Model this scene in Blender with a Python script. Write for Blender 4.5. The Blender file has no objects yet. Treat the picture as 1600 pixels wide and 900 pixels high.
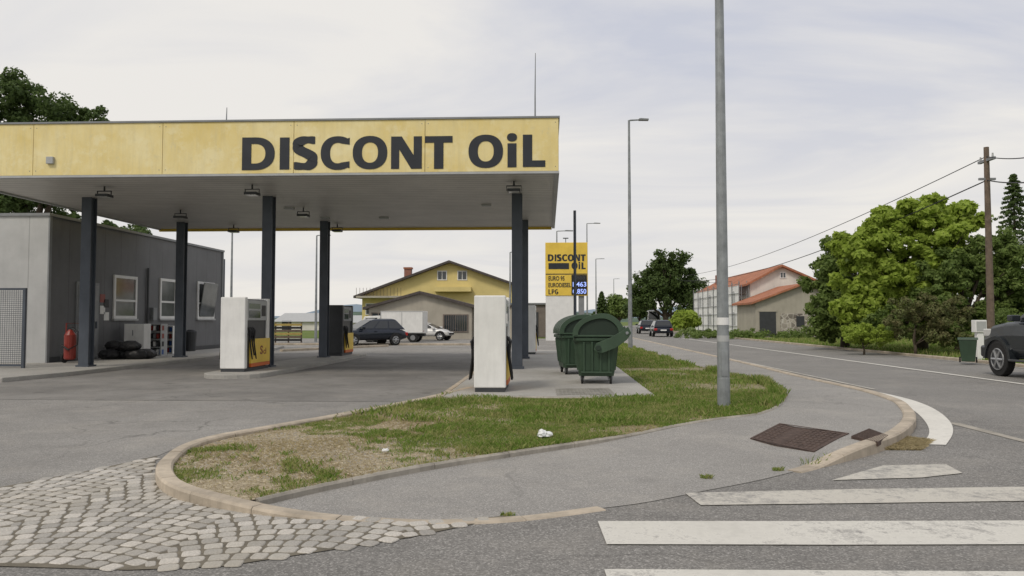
import bpy, bmesh, math, random
import numpy as np
from mathutils import Vector, Matrix
from mathutils.geometry import tessellate_polygon
random.seed(7); np.random.seed(7)
sc=bpy.context.scene
COL=sc.collection
R=math.radians
# ---------------------------------------------------------------- camera
CH=1.5; YAW=R(2.62); PIT=R(2.39); F=1200.0
cam_d=bpy.data.cameras.new("camera"); cam=bpy.data.objects.new("camera",cam_d); COL.objects.link(cam)
cam.location=(0,0,CH); cam.rotation_euler=(R(90)+PIT,0,YAW)
cam_d.lens=27; cam_d.sensor_width=36; cam_d.clip_end=6000; cam_d.clip_start=0.1
sc.camera=cam
fw=np.array([-math.sin(YAW)*math.cos(PIT),math.cos(YAW)*math.cos(PIT),math.sin(PIT)])
rt=np.array([math.cos(YAW),math.sin(YAW),0.0]); up=np.cross(rt,fw)
# surveying helpers: bearing lines of the reference photo -> metres on real planes
def ray(px,py): return fw*F+rt*(px-800)+up*(450-py)
def G(px,py,z=0.0):
    r=ray(px,py); t=(z-CH)/r[2]; return (r[0]*t,r[1]*t)
def at(px,py,Y):
    r=ray(px,py); t=Y/r[1]; return (r[0]*t, CH+r[2]*t)
def atX(px,py,X):
    r=ray(px,py); t=X/r[0]; return (r[1]*t, CH+r[2]*t)
def ss(a,b,x):
    t=min(1,max(0,(x-a)/(b-a))); return t*t*(3-2*t)
# ---------------------------------------------------------------- materials
class M:
    def __init__(s,name):
        s.m=bpy.data.materials.new(name); s.m.use_nodes=True; s.nt=s.m.node_tree
        s.b=s.nt.nodes['Principled BSDF']; s.out=s.nt.nodes['Material Output']
    def node(s,t,**kw):
        n=s.nt.nodes.new(t)
        for k,v in kw.items(): setattr(n,k,v)
        return n
    def put(s,sock,v):
        if isinstance(v,bpy.types.NodeSocket): s.nt.links.new(v,sock)
        elif v is not None:
            if sock.type=='RGBA' and not hasattr(v,'__len__'): v=(v,v,v,1)
            if sock.type=='RGBA' and len(v)==3: v=(*v,1)
            sock.default_value=v
    def pos(s,kind='world'):
        if kind=='world': return s.node('ShaderNodeNewGeometry').outputs['Position']
        return s.node('ShaderNodeTexCoord').outputs['Object']
    def mapping(s,vec,scale=(1,1,1),rot=(0,0,0)):
        n=s.node('ShaderNodeMapping'); s.put(n.inputs[0],vec); n.inputs['Scale'].default_value=scale; n.inputs['Rotation'].default_value=rot
        return n.outputs[0]
    def noise(s,vec,scale,detail=4,rough=.55,dist=0):
        n=s.node('ShaderNodeTexNoise'); s.put(n.inputs['Vector'],vec); n.inputs['Scale'].default_value=scale
        n.inputs['Detail'].default_value=detail; n.inputs['Roughness'].default_value=rough; n.inputs['Distortion'].default_value=dist
        return n.outputs['Fac']
    def vor(s,vec,scale,feature='F1',out='Distance'):
        n=s.node('ShaderNodeTexVoronoi',feature=feature); s.put(n.inputs['Vector'],vec); n.inputs['Scale'].default_value=scale
        return n.outputs[out]
    def ramp(s,fac,stops):
        n=s.node('ShaderNodeValToRGB'); s.put(n.inputs[0],fac); cr=n.color_ramp
        while len(cr.elements)<len(stops): cr.elements.new(.5)
        for e,(p,c) in zip(cr.elements,stops):
            e.position=p; e.color=(c,c,c,1) if not hasattr(c,'__len__') else (*c,1)
        return n.outputs[0]
    def mix(s,fac,a,b,mode='MIX'):
        n=s.node('ShaderNodeMix',data_type='RGBA',blend_type=mode); s.put(n.inputs[0],fac); s.put(n.inputs[6],a); s.put(n.inputs[7],b)
        return n.outputs[2]
    def math(s,op,a,b=None,clamp=False):
        n=s.node('ShaderNodeMath',operation=op,use_clamp=clamp); s.put(n.inputs[0],a)
        if b is not None: s.put(n.inputs[1],b)
        return n.outputs[0]
    def bump(s,h,strength=.3,dist=.01):
        n=s.node('ShaderNodeBump'); s.put(n.inputs['Height'],h); n.inputs['Strength'].default_value=strength; n.inputs['Distance'].default_value=dist
        s.nt.links.new(n.outputs[0],s.b.inputs['Normal'])
    def set(s,col=None,rough=None,metal=None,spec=None):
        if col is not None: s.put(s.b.inputs['Base Color'],col)
        if rough is not None: s.put(s.b.inputs['Roughness'],rough)
        if metal is not None: s.put(s.b.inputs['Metallic'],metal)
        if spec is not None: s.put(s.b.inputs['Specular IOR Level'],spec)
        return s.m
def dk(c,f): return tuple(x*f for x in c)
_cache={}
def pm(name,c,rough=.6,metal=0,var=.25,scale=3,grime=0.0,bump=0,bscale=40,spec=.4,kind='object'):
    if name in _cache: return _cache[name]
    a=M(name); p=a.pos(kind)
    n=a.noise(p,scale,6,.6)
    col=a.mix(a.ramp(n,[(.3,0),(.7,1)]),dk(c,1-var),dk(c,1+var*.4))
    if grime:
        g=a.noise(a.mapping(p,(3,3,.5)),scale*1.5,6,.7)
        col=a.mix(a.math('MULTIPLY',a.ramp(g,[(.45,0),(.75,1)]),grime),col,dk(c,.35))
    if bump: a.bump(a.noise(p,bscale,5,.6),bump,.01)
    _cache[name]=a.set(col,rough,metal,spec); return _cache[name]
def asphalt(name,c,stain=.4,cracks=.6,scale=110,speck=.5,tint=(1,.965,.91)):
    a=M(name); p=a.pos()
    c=tuple(c*t for t in tint)
    big=a.noise(p,.35,5,.6); med=a.noise(p,2.2,6,.65); fine=a.noise(p,scale*1.2,2,.5)
    v=a.vor(p,scale,out='Color'); vd=a.node('ShaderNodeSeparateColor'); a.put(vd.inputs[0],v)
    sp=a.ramp(vd.outputs[0],[(.0,.45),(.5,.85),(.8,1.15),(1,2.0)])
    col=a.mix(a.ramp(big,[(.3,0),(.7,1)]),dk(c,1-stain*.5),dk(c,1+stain*.35))
    col=a.mix(a.math('MULTIPLY',a.ramp(med,[(.5,0),(.72,1)]),stain),col,dk(c,.6))
    col=a.mix(speck,col,a.mix(1.0,col,sp,'MULTIPLY'))
    col=a.mix(.4,col,a.mix(1.0,col,a.ramp(fine,[(.3,.5),(.7,1.5)]),'MULTIPLY'))
    dust=a.noise(p,.9,7,.7,.4)
    col=a.mix(a.math('MULTIPLY',a.ramp(dust,[(.5,0),(.75,1)]),.35),col,dk((1,.93,.82),min(.5,c[0]*1.6)))
    if cracks:
        w=a.node('ShaderNodeVectorMath',operation='ADD'); a.put(w.inputs[0],p)
        nn=a.node('ShaderNodeTexNoise'); a.put(nn.inputs['Vector'],p); nn.inputs['Scale'].default_value=1.5; nn.inputs['Detail'].default_value=6
        sm=a.node('ShaderNodeVectorMath',operation='SCALE'); a.put(sm.inputs[0],nn.outputs['Color']); sm.inputs['Scale'].default_value=1.1
        a.put(w.inputs[1],sm.outputs[0])
        cr=a.vor(w.outputs[0],.33,'DISTANCE_TO_EDGE')
        m=a.ramp(cr,[(.0,1),(.004,.9),(.009,0)])
        gate=a.ramp(a.noise(p,.25,2),[(.48,0),(.6,1)])
        col=a.mix(a.math('MULTIPLY',a.math('MULTIPLY',m,gate),cracks),col,dk(c,.25))
        ov=a.vor(p,.8,out='Distance'); o2=a.noise(p,4,5,.7)
        spot=a.ramp(a.math('ADD',ov,a.math('MULTIPLY',o2,.25)),[(.17,1),(.26,0)])
        col=a.mix(a.math('MULTIPLY',spot,stain),col,dk(c,.42))
    a.bump(a.mix(.5,sp,fine),.25,.004)
    return a.set(col,.92,0,.25)
def paint(name,c,base,wear=.5):
    a=M(name); p=a.pos()
    n=a.noise(p,9,8,.75); n2=a.noise(p,70,3,.6); n3=a.noise(p,1.3,3,.5)
    s=a.math('ADD',a.math('MULTIPLY',n,.5),a.math('MULTIPLY',n2,.25)); s=a.math('ADD',s,a.math('MULTIPLY',n3,.35))
    f=a.ramp(s,[(wear-.04,1),(wear+.09,0)])
    pc=a.mix(a.ramp(n3,[(.3,0),(.7,1)]),dk(c,.82),c); pc=a.mix(a.ramp(n,[(.35,.4),(.6,0)]),pc,dk(c,.55))
    sp=a.ramp(n2,[(.3,.6),(.7,1.4)])
    col=a.mix(f,a.mix(1,(base,base*.965,base*.92),sp,'MULTIPLY'),pc)
    a.bump(n2,.3,.005)
    return a.set(col,.8,0,.3)

m_asph_road=asphalt('road_asphalt',.225,.30,.5,scale=80,speck=.6)
m_asph_main=asphalt('main_road_asphalt',.235,.22,.2)
m_asph_fore=asphalt('forecourt_asphalt',.27,.38,.5)
m_asph_walk=asphalt('pavement_asphalt',.30,.2,.25,scale=120,speck=.45)
m_conc_pad=asphalt('forecourt_concrete',.23,.6,.35,scale=120,speck=.2)
m_slab=asphalt('slab_concrete',.38,.35,.15,scale=120,speck=.2,tint=(1,.97,.9))
m_kerb=pm('kerb_stone',(.50,.43,.34),.85,var=.35,scale=2.5,grime=.35,bump=.4,bscale=50,kind='world')
m_kerb2=pm('kerb_edging',(.38,.35,.30),.85,var=.35,scale=3,grime=.4,bump=.4,bscale=50,kind='world')
m_paint=paint('road_paint',(.72,.70,.64),.22,.60)
m_paint_w=paint('road_paint_worn',(.66,.63,.56),.23,.555)
m_paint_s=paint('road_paint_fresh',(.78,.76,.70),.22,.65)
m_white=pm('white_enamel',(.80,.80,.78),.4,var=.1,scale=2,grime=.15)
m_whitepl=pm('white_plastic',(.76,.76,.75),.45,var=.08)
m_yellow=pm('yellow_panel',(.80,.56,.08),.45,var=.15,scale=1.2,grime=.08)
m_black=pm('black_plastic',(.018,.018,.02),.5,var=.3)
m_letter=pm('letter_charcoal',(.024,.028,.036),.5,var=.2)
m_steel_d=pm('dark_painted_steel',(.075,.088,.11),.5,var=.2,scale=2,grime=.2)
m_galv=pm('galvanised_steel',(.30,.32,.33),.5,.3,var=.3,scale=5,grime=.25)
m_grey=pm('grey_metal',(.24,.25,.26),.5,.2,var=.15)
m_ltgrey=pm('light_grey_metal',(.42,.43,.43),.5,.1,var=.12,grime=.1)
m_dgrey=pm('dark_grey_panel',(.05,.053,.058),.45,var=.2)
m_red=pm('red_paint',(.26,.035,.025),.35,var=.25)
m_orange=pm('orange_sticker',(.62,.14,.03),.45,var=.1)
m_green_d=pm('bin_green',(.038,.072,.042),.5,var=.25,scale=2,grime=.25)
m_green_l=pm('bin_lid_green',(.048,.085,.052),.45,var=.2,scale=2,grime=.25)
m_green_x=pm('bin_recess_shade_green',(.018,.034,.022),.6,var=.2,scale=2,grime=.2)  # darker copy of the bin green, shade of the recess put into the colour
m_rubber=pm('tyre_rubber',(.02,.02,.02),.85,var=.3)
m_rim=pm('alloy_rim',(.4,.41,.42),.35,.7,var=.1)
m_wood=pm('weathered_wood',(.16,.12,.09),.85,var=.4,scale=6,bump=.3)
m_rust=pm('rusty_iron',(.10,.068,.055),.9,.1,var=.45,scale=14,bump=.4,kind='world')
m_glass=pm('window_glass',(.035,.045,.05),.06,var=.2,spec=.8)
m_glass_l=pm('pale_window_glass',(.14,.15,.15),.08,var=.5,scale=.8,spec=.8)
m_carglass=pm('car_glass',(.015,.018,.02),.05,var=.1,spec=.9)
m_bag=pm('plastic_bag_white',(.75,.76,.76),.4,var=.1)
m_blackcar=pm('car_paint_dark_blue',(.012,.017,.030),.18,.3,var=.1,spec=.8)
m_greycar=pm('car_paint_dark_grey',(.03,.036,.042),.22,.4,var=.1,spec=.8)
m_whitecar=pm('car_paint_white',(.7,.7,.69),.25,var=.05,spec=.7)
m_lamp=pm('lens_clear',(.6,.6,.58),.1,var=.1,spec=.9)
m_tail=pm('lens_red',(.4,.02,.02),.15,var=.1,spec=.8)
m_bark=pm('bark',(.09,.07,.05),.9,var=.5,scale=8,bump=.6,bscale=15)
m_wire=pm('wire_black',(.02,.02,.022),.6,var=.1)
m_yhouse=pm('yellow_render',(.70,.58,.25),.85,var=.12,scale=.6,grime=.08,kind='world')
m_beige=pm('beige_render',(.42,.39,.33),.9,var=.15,scale=.8,grime=.15,kind='world')
m_whitewall=pm('white_render',(.72,.69,.64),.9,var=.15,scale=.8,grime=.2,kind='world')
m_net=pm('white_net',(.86,.86,.85),.9,var=.15,scale=1.2,bump=.5,bscale=6,kind='world')
m_brownwall=pm('brown_wall',(.20,.17,.15),.9,var=.2,kind='world')
def stone_mat():
    a=M('rubble_stone'); p=a.pos(); d=a.vor(p,2.6,'DISTANCE_TO_EDGE'); v=a.vor(p,2.6,out='Color')
    s=a.node('ShaderNodeSeparateColor'); a.put(s.inputs[0],v)
    c=a.mix(s.outputs[0],(.16,.14,.12),(.46,.42,.36)); c=a.mix(a.ramp(d,[(.02,1),(.07,0)]),c,(.55,.52,.47)); a.bump(d,.6,.05); return a.set(c,.9)
m_stone=stone_mat()
def tiles(name,c,ax=1,freq=26):
    a=M(name); p=a.pos(); s=a.node('ShaderNodeSeparateXYZ'); a.put(s.inputs[0],p)
    w=a.math('SINE',a.math('MULTIPLY',s.outputs[ax],freq)); w2=a.math('FRACT',a.math('MULTIPLY',s.outputs[1-ax],2.8))
    n=a.noise(p,1.2,6,.7); n2=a.noise(p,7,3,.6)
    col=a.mix(a.ramp(n,[(.3,0),(.7,1)]),dk(c,.6),dk(c,1.15)); col=a.mix(a.math('MULTIPLY',n2,.5),col,dk(c,.45))
    col=a.mix(a.ramp(w2,[(.0,.5),(.15,0)]),col,dk(c,.3))
    a.bump(a.math('ADD',w,w2),.5,.04); return a.set(col,.85)
m_tile_o=tiles('orange_roof_tiles',(.50,.20,.11))
m_tile_d=tiles('dark_roof_tiles',(.10,.085,.08))
def brick():
    a=M('red_brick'); t=a.node('ShaderNodeTexBrick'); a.put(t.inputs[0],a.mapping(a.pos('object'),(1,1,1),(R(90),0,0))); t.inputs['Scale'].default_value=4
    a.put(t.inputs['Color1'],(.32,.1,.06)); a.put(t.inputs['Color2'],(.25,.08,.05)); a.put(t.inputs['Mortar'],(.3,.28,.25)); return a.set(t.outputs[0],.9)
m_brick=brick()
def ribbed(name,c,axis,period,depth=.012,dark=.6,rough=.45,grime=.15,duty=.12):
    a=M(name); p=a.pos(); s=a.node('ShaderNodeSeparateXYZ'); a.put(s.inputs[0],p)
    fr=a.math('FRACT',a.math('DIVIDE',s.outputs[axis],period))
    groove=a.ramp(fr,[(0,1),(duty*.5,1),(duty,0),(1-duty*.3,0),(1,1)])
    n=a.noise(p,.8,6,.65)
    col=a.mix(a.ramp(n,[(.3,0),(.7,1)]),dk(c,.85),dk(c,1.08))
    g=a.noise(a.mapping(p,(2,2,.3)),2,6,.7)
    col=a.mix(a.math('MULTIPLY',a.ramp(g,[(.5,0),(.8,1)]),grime),col,dk(c,.4))
    col=a.mix(a.math('MULTIPLY',groove,1-dark),col,dk(c,.25))
    a.bump(a.math('SUBTRACT',1.0,groove),.6,depth)
    return a.set(col,rough,.1)
m_soffit=ribbed('soffit_slats',(.60,.58,.54),1,.3,dark=.3,grime=.25,depth=.006)
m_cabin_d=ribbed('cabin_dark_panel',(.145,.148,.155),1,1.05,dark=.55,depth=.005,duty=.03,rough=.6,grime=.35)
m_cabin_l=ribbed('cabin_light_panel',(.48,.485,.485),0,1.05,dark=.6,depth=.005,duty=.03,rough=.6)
def fascia_mat():
    a=M('fascia_yellow'); p=a.pos()
    n=a.noise(p,.6,7,.7); n2=a.noise(a.mapping(p,(3,3,.35)),2.5,6,.7); n3=a.noise(p,3.5,6,.7); n4=a.noise(p,1.7,6,.7)
    c=a.mix(a.ramp(n,[(.35,0),(.65,1)]),(.74,.585,.22),(.84,.73,.40))
    c=a.mix(a.math('MULTIPLY',a.ramp(n2,[(.45,0),(.75,1)]),.5),c,(.60,.52,.30))
    c=a.mix(a.math('MULTIPLY',a.ramp(n4,[(.52,0),(.62,1)]),.45),c,(.86,.78,.50))
    c=a.mix(a.math('MULTIPLY',a.ramp(n3,[(.60,0),(.68,1)]),.35),c,(.62,.55,.34))
    return a.set(c,.6,0,.3)
m_fascia=fascia_mat()
def soil():
    a=M('island_soil'); p=a.pos()
    n=a.noise(p,1.3,7,.7); n2=a.noise(p,14,5,.7); v=a.vor(p,60,out='Color'); s=a.node('ShaderNodeSeparateColor'); a.put(s.inputs[0],v)
    sx_=a.node('ShaderNodeSeparateXYZ'); a.put(sx_.inputs[0],p)
    c=a.mix(a.ramp(n2,[(.35,0),(.65,1)]),(.26,.21,.145),(.48,.42,.30))
    gate=a.ramp(a.math('ADD',a.math('MULTIPLY',sx_.outputs[0],.22),n),[(.1,0),(.5,1)])
    c=a.mix(a.math('MULTIPLY',gate,.45),c,(.16,.165,.06))
    c=a.mix(.45,c,a.mix(1,c,a.ramp(s.outputs[0],[(0,.55),(.7,1.0),(1,1.9)]),'MULTIPLY'))
    a.bump(a.mix(.5,n2,s.outputs[0]),.7,.03); return a.set(c,.95,0,.1)
m_soil=soil()
def land():
    a=M('meadow'); p=a.pos(); n=a.noise(p,.12,6,.7); n2=a.noise(p,3,6,.75); n3=a.noise(p,.01,4,.6)
    c=a.mix(a.ramp(n,[(.35,0),(.65,1)]),(.10,.17,.035),(.20,.23,.08)); c=a.mix(a.math('MULTIPLY',a.ramp(n2,[(.35,1),(.6,0)]),.5),c,(.06,.09,.02))
    c=a.mix(a.ramp(n3,[(.4,0),(.6,.6)]),c,(.14,.16,.06)); a.bump(n2,.8,.08); return a.set(c,.95,0,.1)
m_land=land()
def blade(name,c1,c2,c3,tr=.4):
    a=M(name); g=a.node('ShaderNodeNewGeometry'); p=g.outputs['Position']; r=g.outputs['Random Per Island']
    n=a.noise(p,1.6,4,.6)
    c=a.mix(r,c1,c2); c=a.mix(a.ramp(a.math('ADD',a.math('MULTIPLY',n,.75),a.math('MULTIPLY',r,.35)),[(.5,0),(.66,1)]),c,c3)
    a.set(c,.6,0,.25)
    t=a.node('ShaderNodeBsdfTranslucent'); a.put(t.inputs[0],c); mx=a.node('ShaderNodeMixShader'); mx.inputs[0].default_value=tr
    a.nt.links.new(a.b.outputs[0],mx.inputs[1]); a.nt.links.new(t.outputs[0],mx.inputs[2]); a.nt.links.new(mx.outputs[0],a.out.inputs[0]); return a.m
m_grass=blade('grass_blades',(.13,.22,.03),(.24,.35,.07),(.36,.36,.14))
m_leaf_dark=blade('leaves_dark',(.065,.105,.032),(.13,.185,.055),(.095,.145,.04))
m_leaf_mid=blade('leaves_mid',(.12,.185,.045),(.25,.32,.085),(.18,.25,.07),.45)
m_leaf_light=blade('leaves_bright',(.27,.37,.05),(.45,.56,.10),(.35,.45,.08),.48)
m_leaf_red=blade('leaves_reddish',(.14,.15,.06),(.24,.20,.10),(.17,.20,.07))
m_straw=blade('dry_straw',(.42,.35,.20),(.54,.46,.28),(.36,.30,.17))
m_hill=pm('distant_hill_mat',(.24,.30,.36),1,var=.15,scale=.01,kind='world',spec=0)  # pale bluish tone: distance haze put into the hill colour
def cobm():
    a=M('granite_setts'); g=a.node('ShaderNodeNewGeometry'); r=g.outputs['Random Per Island']; p=g.outputs['Position']
    c=a.ramp(r,[(0,(.31,.295,.27)),(.5,(.42,.40,.365)),(1,(.53,.50,.455))]); n=a.noise(p,70,4,.6); n2=a.noise(p,.8,5,.6)
    c=a.mix(.6,c,a.mix(1,c,a.ramp(n,[(.3,.6),(.7,1.35)]),'MULTIPLY')); c=a.mix(a.ramp(n2,[(.45,0),(.7,.45)]),c,(.40,.36,.28)); a.bump(n,.4,.004); return a.set(c,.85,0,.25)
m_cob=cobm()
m_joint=pm('sett_joint_sand',(.17,.15,.115),.95,var=.4,scale=6,bump=.4,kind='world')
# ---------------------------------------------------------------- mesh builder
class B:
    def __init__(s): s.v=[];s.f=[];s.m=[];s.mats=[]
    def mi(s,m):
        if m not in s.mats: s.mats.append(m)
        return s.mats.index(m)
    def add(s,vs,fs,m):
        o=len(s.v); s.v+= [tuple(v) for v in vs]; k=s.mi(m)
        for f in fs: s.f.append([i+o for i in f]); s.m.append(k)
        return s
    def box(s,x0,y0,z0,x1,y1,z1,m):
        x0,x1=sorted((x0,x1));y0,y1=sorted((y0,y1));z0,z1=sorted((z0,z1))
        return s.add([(x0,y0,z0),(x1,y0,z0),(x1,y1,z0),(x0,y1,z0),(x0,y0,z1),(x1,y0,z1),(x1,y1,z1),(x0,y1,z1)],
            [(0,3,2,1),(4,5,6,7),(0,1,5,4),(1,2,6,5),(2,3,7,6),(3,0,4,7)],m)
    def tube(s,path,r,m,n=8,caps=True):
        P=[Vector(p) for p in path]; L=len(P); rs=r if hasattr(r,'__len__') else [r]*L
        vs=[];fs=[]
        for i,p in enumerate(P):
            d=(P[min(i+1,L-1)]-P[max(i-1,0)]).normalized()
            a=Vector((0,0,1)) if abs(d.z)<.9 else Vector((1,0,0))
            u=d.cross(a).normalized(); w=d.cross(u).normalized()
            for k in range(n):
                t=2*math.pi*k/n; vs.append(p+(u*math.cos(t)+w*math.sin(t))*rs[i])
        for i in range(L-1):
            for k in range(n):
                fs.append((i*n+k,i*n+(k+1)%n,(i+1)*n+(k+1)%n,(i+1)*n+k))
        if caps: fs.append(tuple(range(n))[::-1]); fs.append(tuple((L-1)*n+k for k in range(n)))
        return s.add(vs,fs,m)
    def cyl(s,p0,p1,r,m,n=14,r1=None): return s.tube([p0,p1],[r,r if r1 is None else r1],m,n)
    def prism(s,poly,axis,a0,a1,m):
        def q(p,a):
            return {'x':(a,p[0],p[1]),'y':(p[0],a,p[1]),'z':(p[0],p[1],a)}[axis]
        n=len(poly); vs=[q(p,a0) for p in poly]+[q(p,a1) for p in poly]
        return s.add(vs,[tuple(range(n))[::-1],tuple(range(n,2*n))]+[(i,(i+1)%n,n+(i+1)%n,n+i) for i in range(n)],m)
    def finish(s,name,parent=None,local=False,bevel=0,smooth=False,label=None,kind=None,subsurf=0,recalc=True):
        me=bpy.data.meshes.new(name); vs=s.v
        if parent is not None and not local:
            o=parent.location; vs=[(v[0]-o.x,v[1]-o.y,v[2]-o.z) for v in vs]
        me.from_pydata(vs,[],s.f)
        for m in s.mats: me.materials.append(m)
        me.polygons.foreach_set('material_index',s.m)
        if recalc:
            bm=bmesh.new(); bm.from_mesh(me); bmesh.ops.recalc_face_normals(bm,faces=bm.faces); bm.to_mesh(me); bm.free()
        if smooth: me.polygons.foreach_set('use_smooth',[True]*len(me.polygons))
        ob=bpy.data.objects.new(name,me); COL.objects.link(ob)
        if parent is not None: ob.parent=parent
        if bevel:
            md=ob.modifiers.new('b','BEVEL'); md.width=bevel; md.segments=3; md.limit_method='ANGLE'; md.angle_limit=R(25)
        if subsurf:
            md=ob.modifiers.new('s','SUBSURF'); md.levels=subsurf; md.render_levels=subsurf
        if label: ob['label']=label
        if kind: ob['kind']=kind
        return ob
def thing(name,label,cat,loc,rot=0,group=None,kind=None):
    e=bpy.data.objects.new(name,None); e.empty_display_size=.3; COL.objects.link(e); e.location=loc; e.rotation_euler=(0,0,rot)
    e['label']=label; e['category']=cat
    if group: e['group']=group
    if kind: e['kind']=kind
    return e
def fastmesh(name,verts,nper,mat,parent=None):
    n=len(verts)//nper; me=bpy.data.meshes.new(name)
    me.vertices.add(len(verts)); me.vertices.foreach_set('co',verts.astype(np.float32).ravel())
    me.loops.add(len(verts)); me.loops.foreach_set('vertex_index',np.arange(len(verts),dtype=np.int32))
    me.polygons.add(n); me.polygons.foreach_set('loop_start',np.arange(0,n*nper,nper,dtype=np.int32))
    me.update(calc_edges=True)
    me.materials.append(mat)
    me.validate()
    ob=bpy.data.objects.new(name,me); COL.objects.link(ob)
    if parent is not None: ob.parent=parent
    return ob
def text(s,x,y,z,w,h,mat,parent,name,bold=.02,depth=.02,face='-Y'):
    c=bpy.data.curves.new(name,'FONT'); c.body=s; c.offset=bold; c.extrude=.5; c.resolution_u=6
    t=bpy.data.objects.new('tmp',c); COL.objects.link(t); bpy.context.view_layer.update()
    me=bpy.data.meshes.new_from_object(t.evaluated_get(bpy.context.evaluated_depsgraph_get())); 
    bpy.data.objects.remove(t)
    n=len(me.vertices); a=np.zeros(n*3); me.vertices.foreach_get('co',a); a=a.reshape(-1,3)
    mn=a.min(0); mx=a.max(0); a=(a-mn)/(mx-mn)
    o=parent.location if parent else Vector((0,0,0))
    if face=='-Y': b=np.stack([x-o.x+a[:,0]*w, y-o.y-a[:,2]*depth, z-o.z+a[:,1]*h],1)
    else: b=np.stack([x-o.x+a[:,2]*depth, y-o.y+a[:,0]*w, z-o.z+a[:,1]*h],1)
    me.vertices.foreach_set('co',b.ravel()); me.materials.clear(); me.materials.append(mat); me.update()
    ob=bpy.data.objects.new(name,me); COL.objects.link(ob)
    if parent: ob.parent=parent
    return ob
def glyph(ch,w,sv=.30,sh=.215):
    out=[]
    def arc(cx,cy,rx,ry,a0,a1,n,e=2.25):
        P=[]
        for i in range(n+1):
            a=R(a0+(a1-a0)*i/n); c,s_=math.cos(a),math.sin(a)
            P.append((cx+rx*math.copysign(abs(c)**(2/e),c),cy+ry*math.copysign(abs(s_)**(2/e),s_)))
        return P
    if ch=='I': out.append([(0,0),(sv,0),(sv,1),(0,1)])
    elif ch=='i':
        out.append([(0,0),(w,0),(w,.72),(0,.72)]); out.append(arc(w/2,.90,w*.56,.125,0,345,23,2.3))
    elif ch=='L': out.append([(0,0),(w,0),(w,sh),(sv,sh),(sv,1),(0,1)])
    elif ch=='T': 
        c=w/2; out.append([(c-sv/2,0),(c+sv/2,0),(c+sv/2,1-sh),(w,1-sh),(w,1),(0,1),(0,1-sh),(c-sv/2,1-sh)])
    elif ch=='N': out.append([(0,0),(sv*.88,0),(sv*.88,.60),(w-sv*1.15,0),(w,0),(w,1),(w-sv*.88,1),(w-sv*.88,.42),(sv*1.15,1),(0,1)])
    elif ch=='O': out.append((arc(w/2,.5,w/2,.515,0,360,40),arc(w/2,.5,w/2-sv,.515-sh,0,360,40)))
    elif ch=='D':
        c=w*.40
        o=[(0,1),(c*.6,1)]+arc(c,.5,w-c,.5,90,-90,24)+[(c*.6,0),(0,0)]
        i_=[(sv,1-sh),(sv+.02,1-sh)]+arc(c,.5,w-c-sv,.5-sh,90,-90,24)+[(sv+.02,sh),(sv,sh)]
        out.append((o,i_)); out.append([(0,0),(sv,sh),(sv,1-sh),(0,1)])
    elif ch=='P':
        out.append([(0,0),(sv,0),(sv,1),(0,1)]); c=w*.45
        o=[(sv,1),(c,1)]+arc(c,.68,w-c,.32,90,-90,14)+[(sv,.36)]; i_=[(sv,1-sh*.85),(c,1-sh*.85)]+arc(c,.68,w-c-sv*.9,.32-sh*.85,90,-90,14)+[(sv,.36+sh*.85)]
        out.append((o,i_))
    elif ch=='G':
        c=w*.55; o=arc(c,.5,c,.515,48,350,32); i_=arc(c,.5,c-sv,.515-sh,56,350,32); out.append((o,i_)); out.append([(w*.55,.32),(w*.98,.32),(w*.98,.54),(w*.55,.54)])
    elif ch=='C':
        c=w*.58; o=arc(c,.5,c,.515,50,310,32); i_=arc(c,.5,c-sv,.515-sh,58,302,32)
        o[0]=(w*.98,.965); o[-1]=(w*.98,.035); i_[0]=(w*.98,.965-sh-.01); i_[-1]=(w*.98,.035+sh+.01); out.append((o,i_))
    elif ch=='S':
        P=[(.90,.885),(.66,.905),(.42,.885),(.22,.80),(.195,.68),(.34,.575),(.60,.475),(.79,.37),(.80,.22),(.62,.11),(.36,.095),(.06,.12)]
        P=smooth_path([(x*w,y) for x,y in P],5); o=[];i_=[]
        for k in range(len(P)):
            a_=P[max(k-1,0)]; b_=P[min(k+1,len(P)-1)]; d=Vector((b_[0]-a_[0],b_[1]-a_[1])).normalized()
            if k==0: d=Vector((-1,.0))
            if k==len(P)-1: d=Vector((-1,0.0))
            th=(sh*abs(d.x)+sv*.92*abs(d.y)); th=max(sh,th)
            o.append((P[k][0]+d.y*th/2,P[k][1]-d.x*th/2)); i_.append((P[k][0]-d.y*th/2,P[k][1]+d.x*th/2))
        out.append((o,i_))
    return out
def wordmark(items,plane_fn,y,depth,mat,parent,name='lettering',sv=.285,sh=.20):
    for (ch,p0,p1,yb,yt) in items:
        xa,za_=plane_fn(p0,yb); xb,_=plane_fn(p1,yb); _,zb=plane_fn(p0,yt); h=zb-za_; w=(xb-xa)/h; b=B()
        for g in glyph(ch,w,sv=(w if ch=='I' else sv),sh=sh):
            if isinstance(g,tuple):
                o,i_=g; n=len(o)
                V=[(xa+p[0]*h,y-depth,za_+p[1]*h) for p in o+i_]+[(xa+p[0]*h,y,za_+p[1]*h) for p in o+i_]
                fs=[(k,k+1,n+k+1,n+k) for k in range(n-1)]+[(2*n+k,3*n+k,3*n+k+1,2*n+k+1) for k in range(n-1)]+[(k,2*n+k,2*n+k+1,k+1) for k in range(n-1)]+[(n+k,n+k+1,3*n+k+1,3*n+k) for k in range(n-1)]
                fs+=[(0,n,3*n,2*n),(n-1,3*n-1,4*n-1,2*n-1)] if ch in 'SC' else []
                b.add(V,fs,mat)
            else: b.prism([(xa+p[0]*h,za_+p[1]*h) for p in g],'y',y-depth,y,mat)
        b.finish(name,parent)
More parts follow.
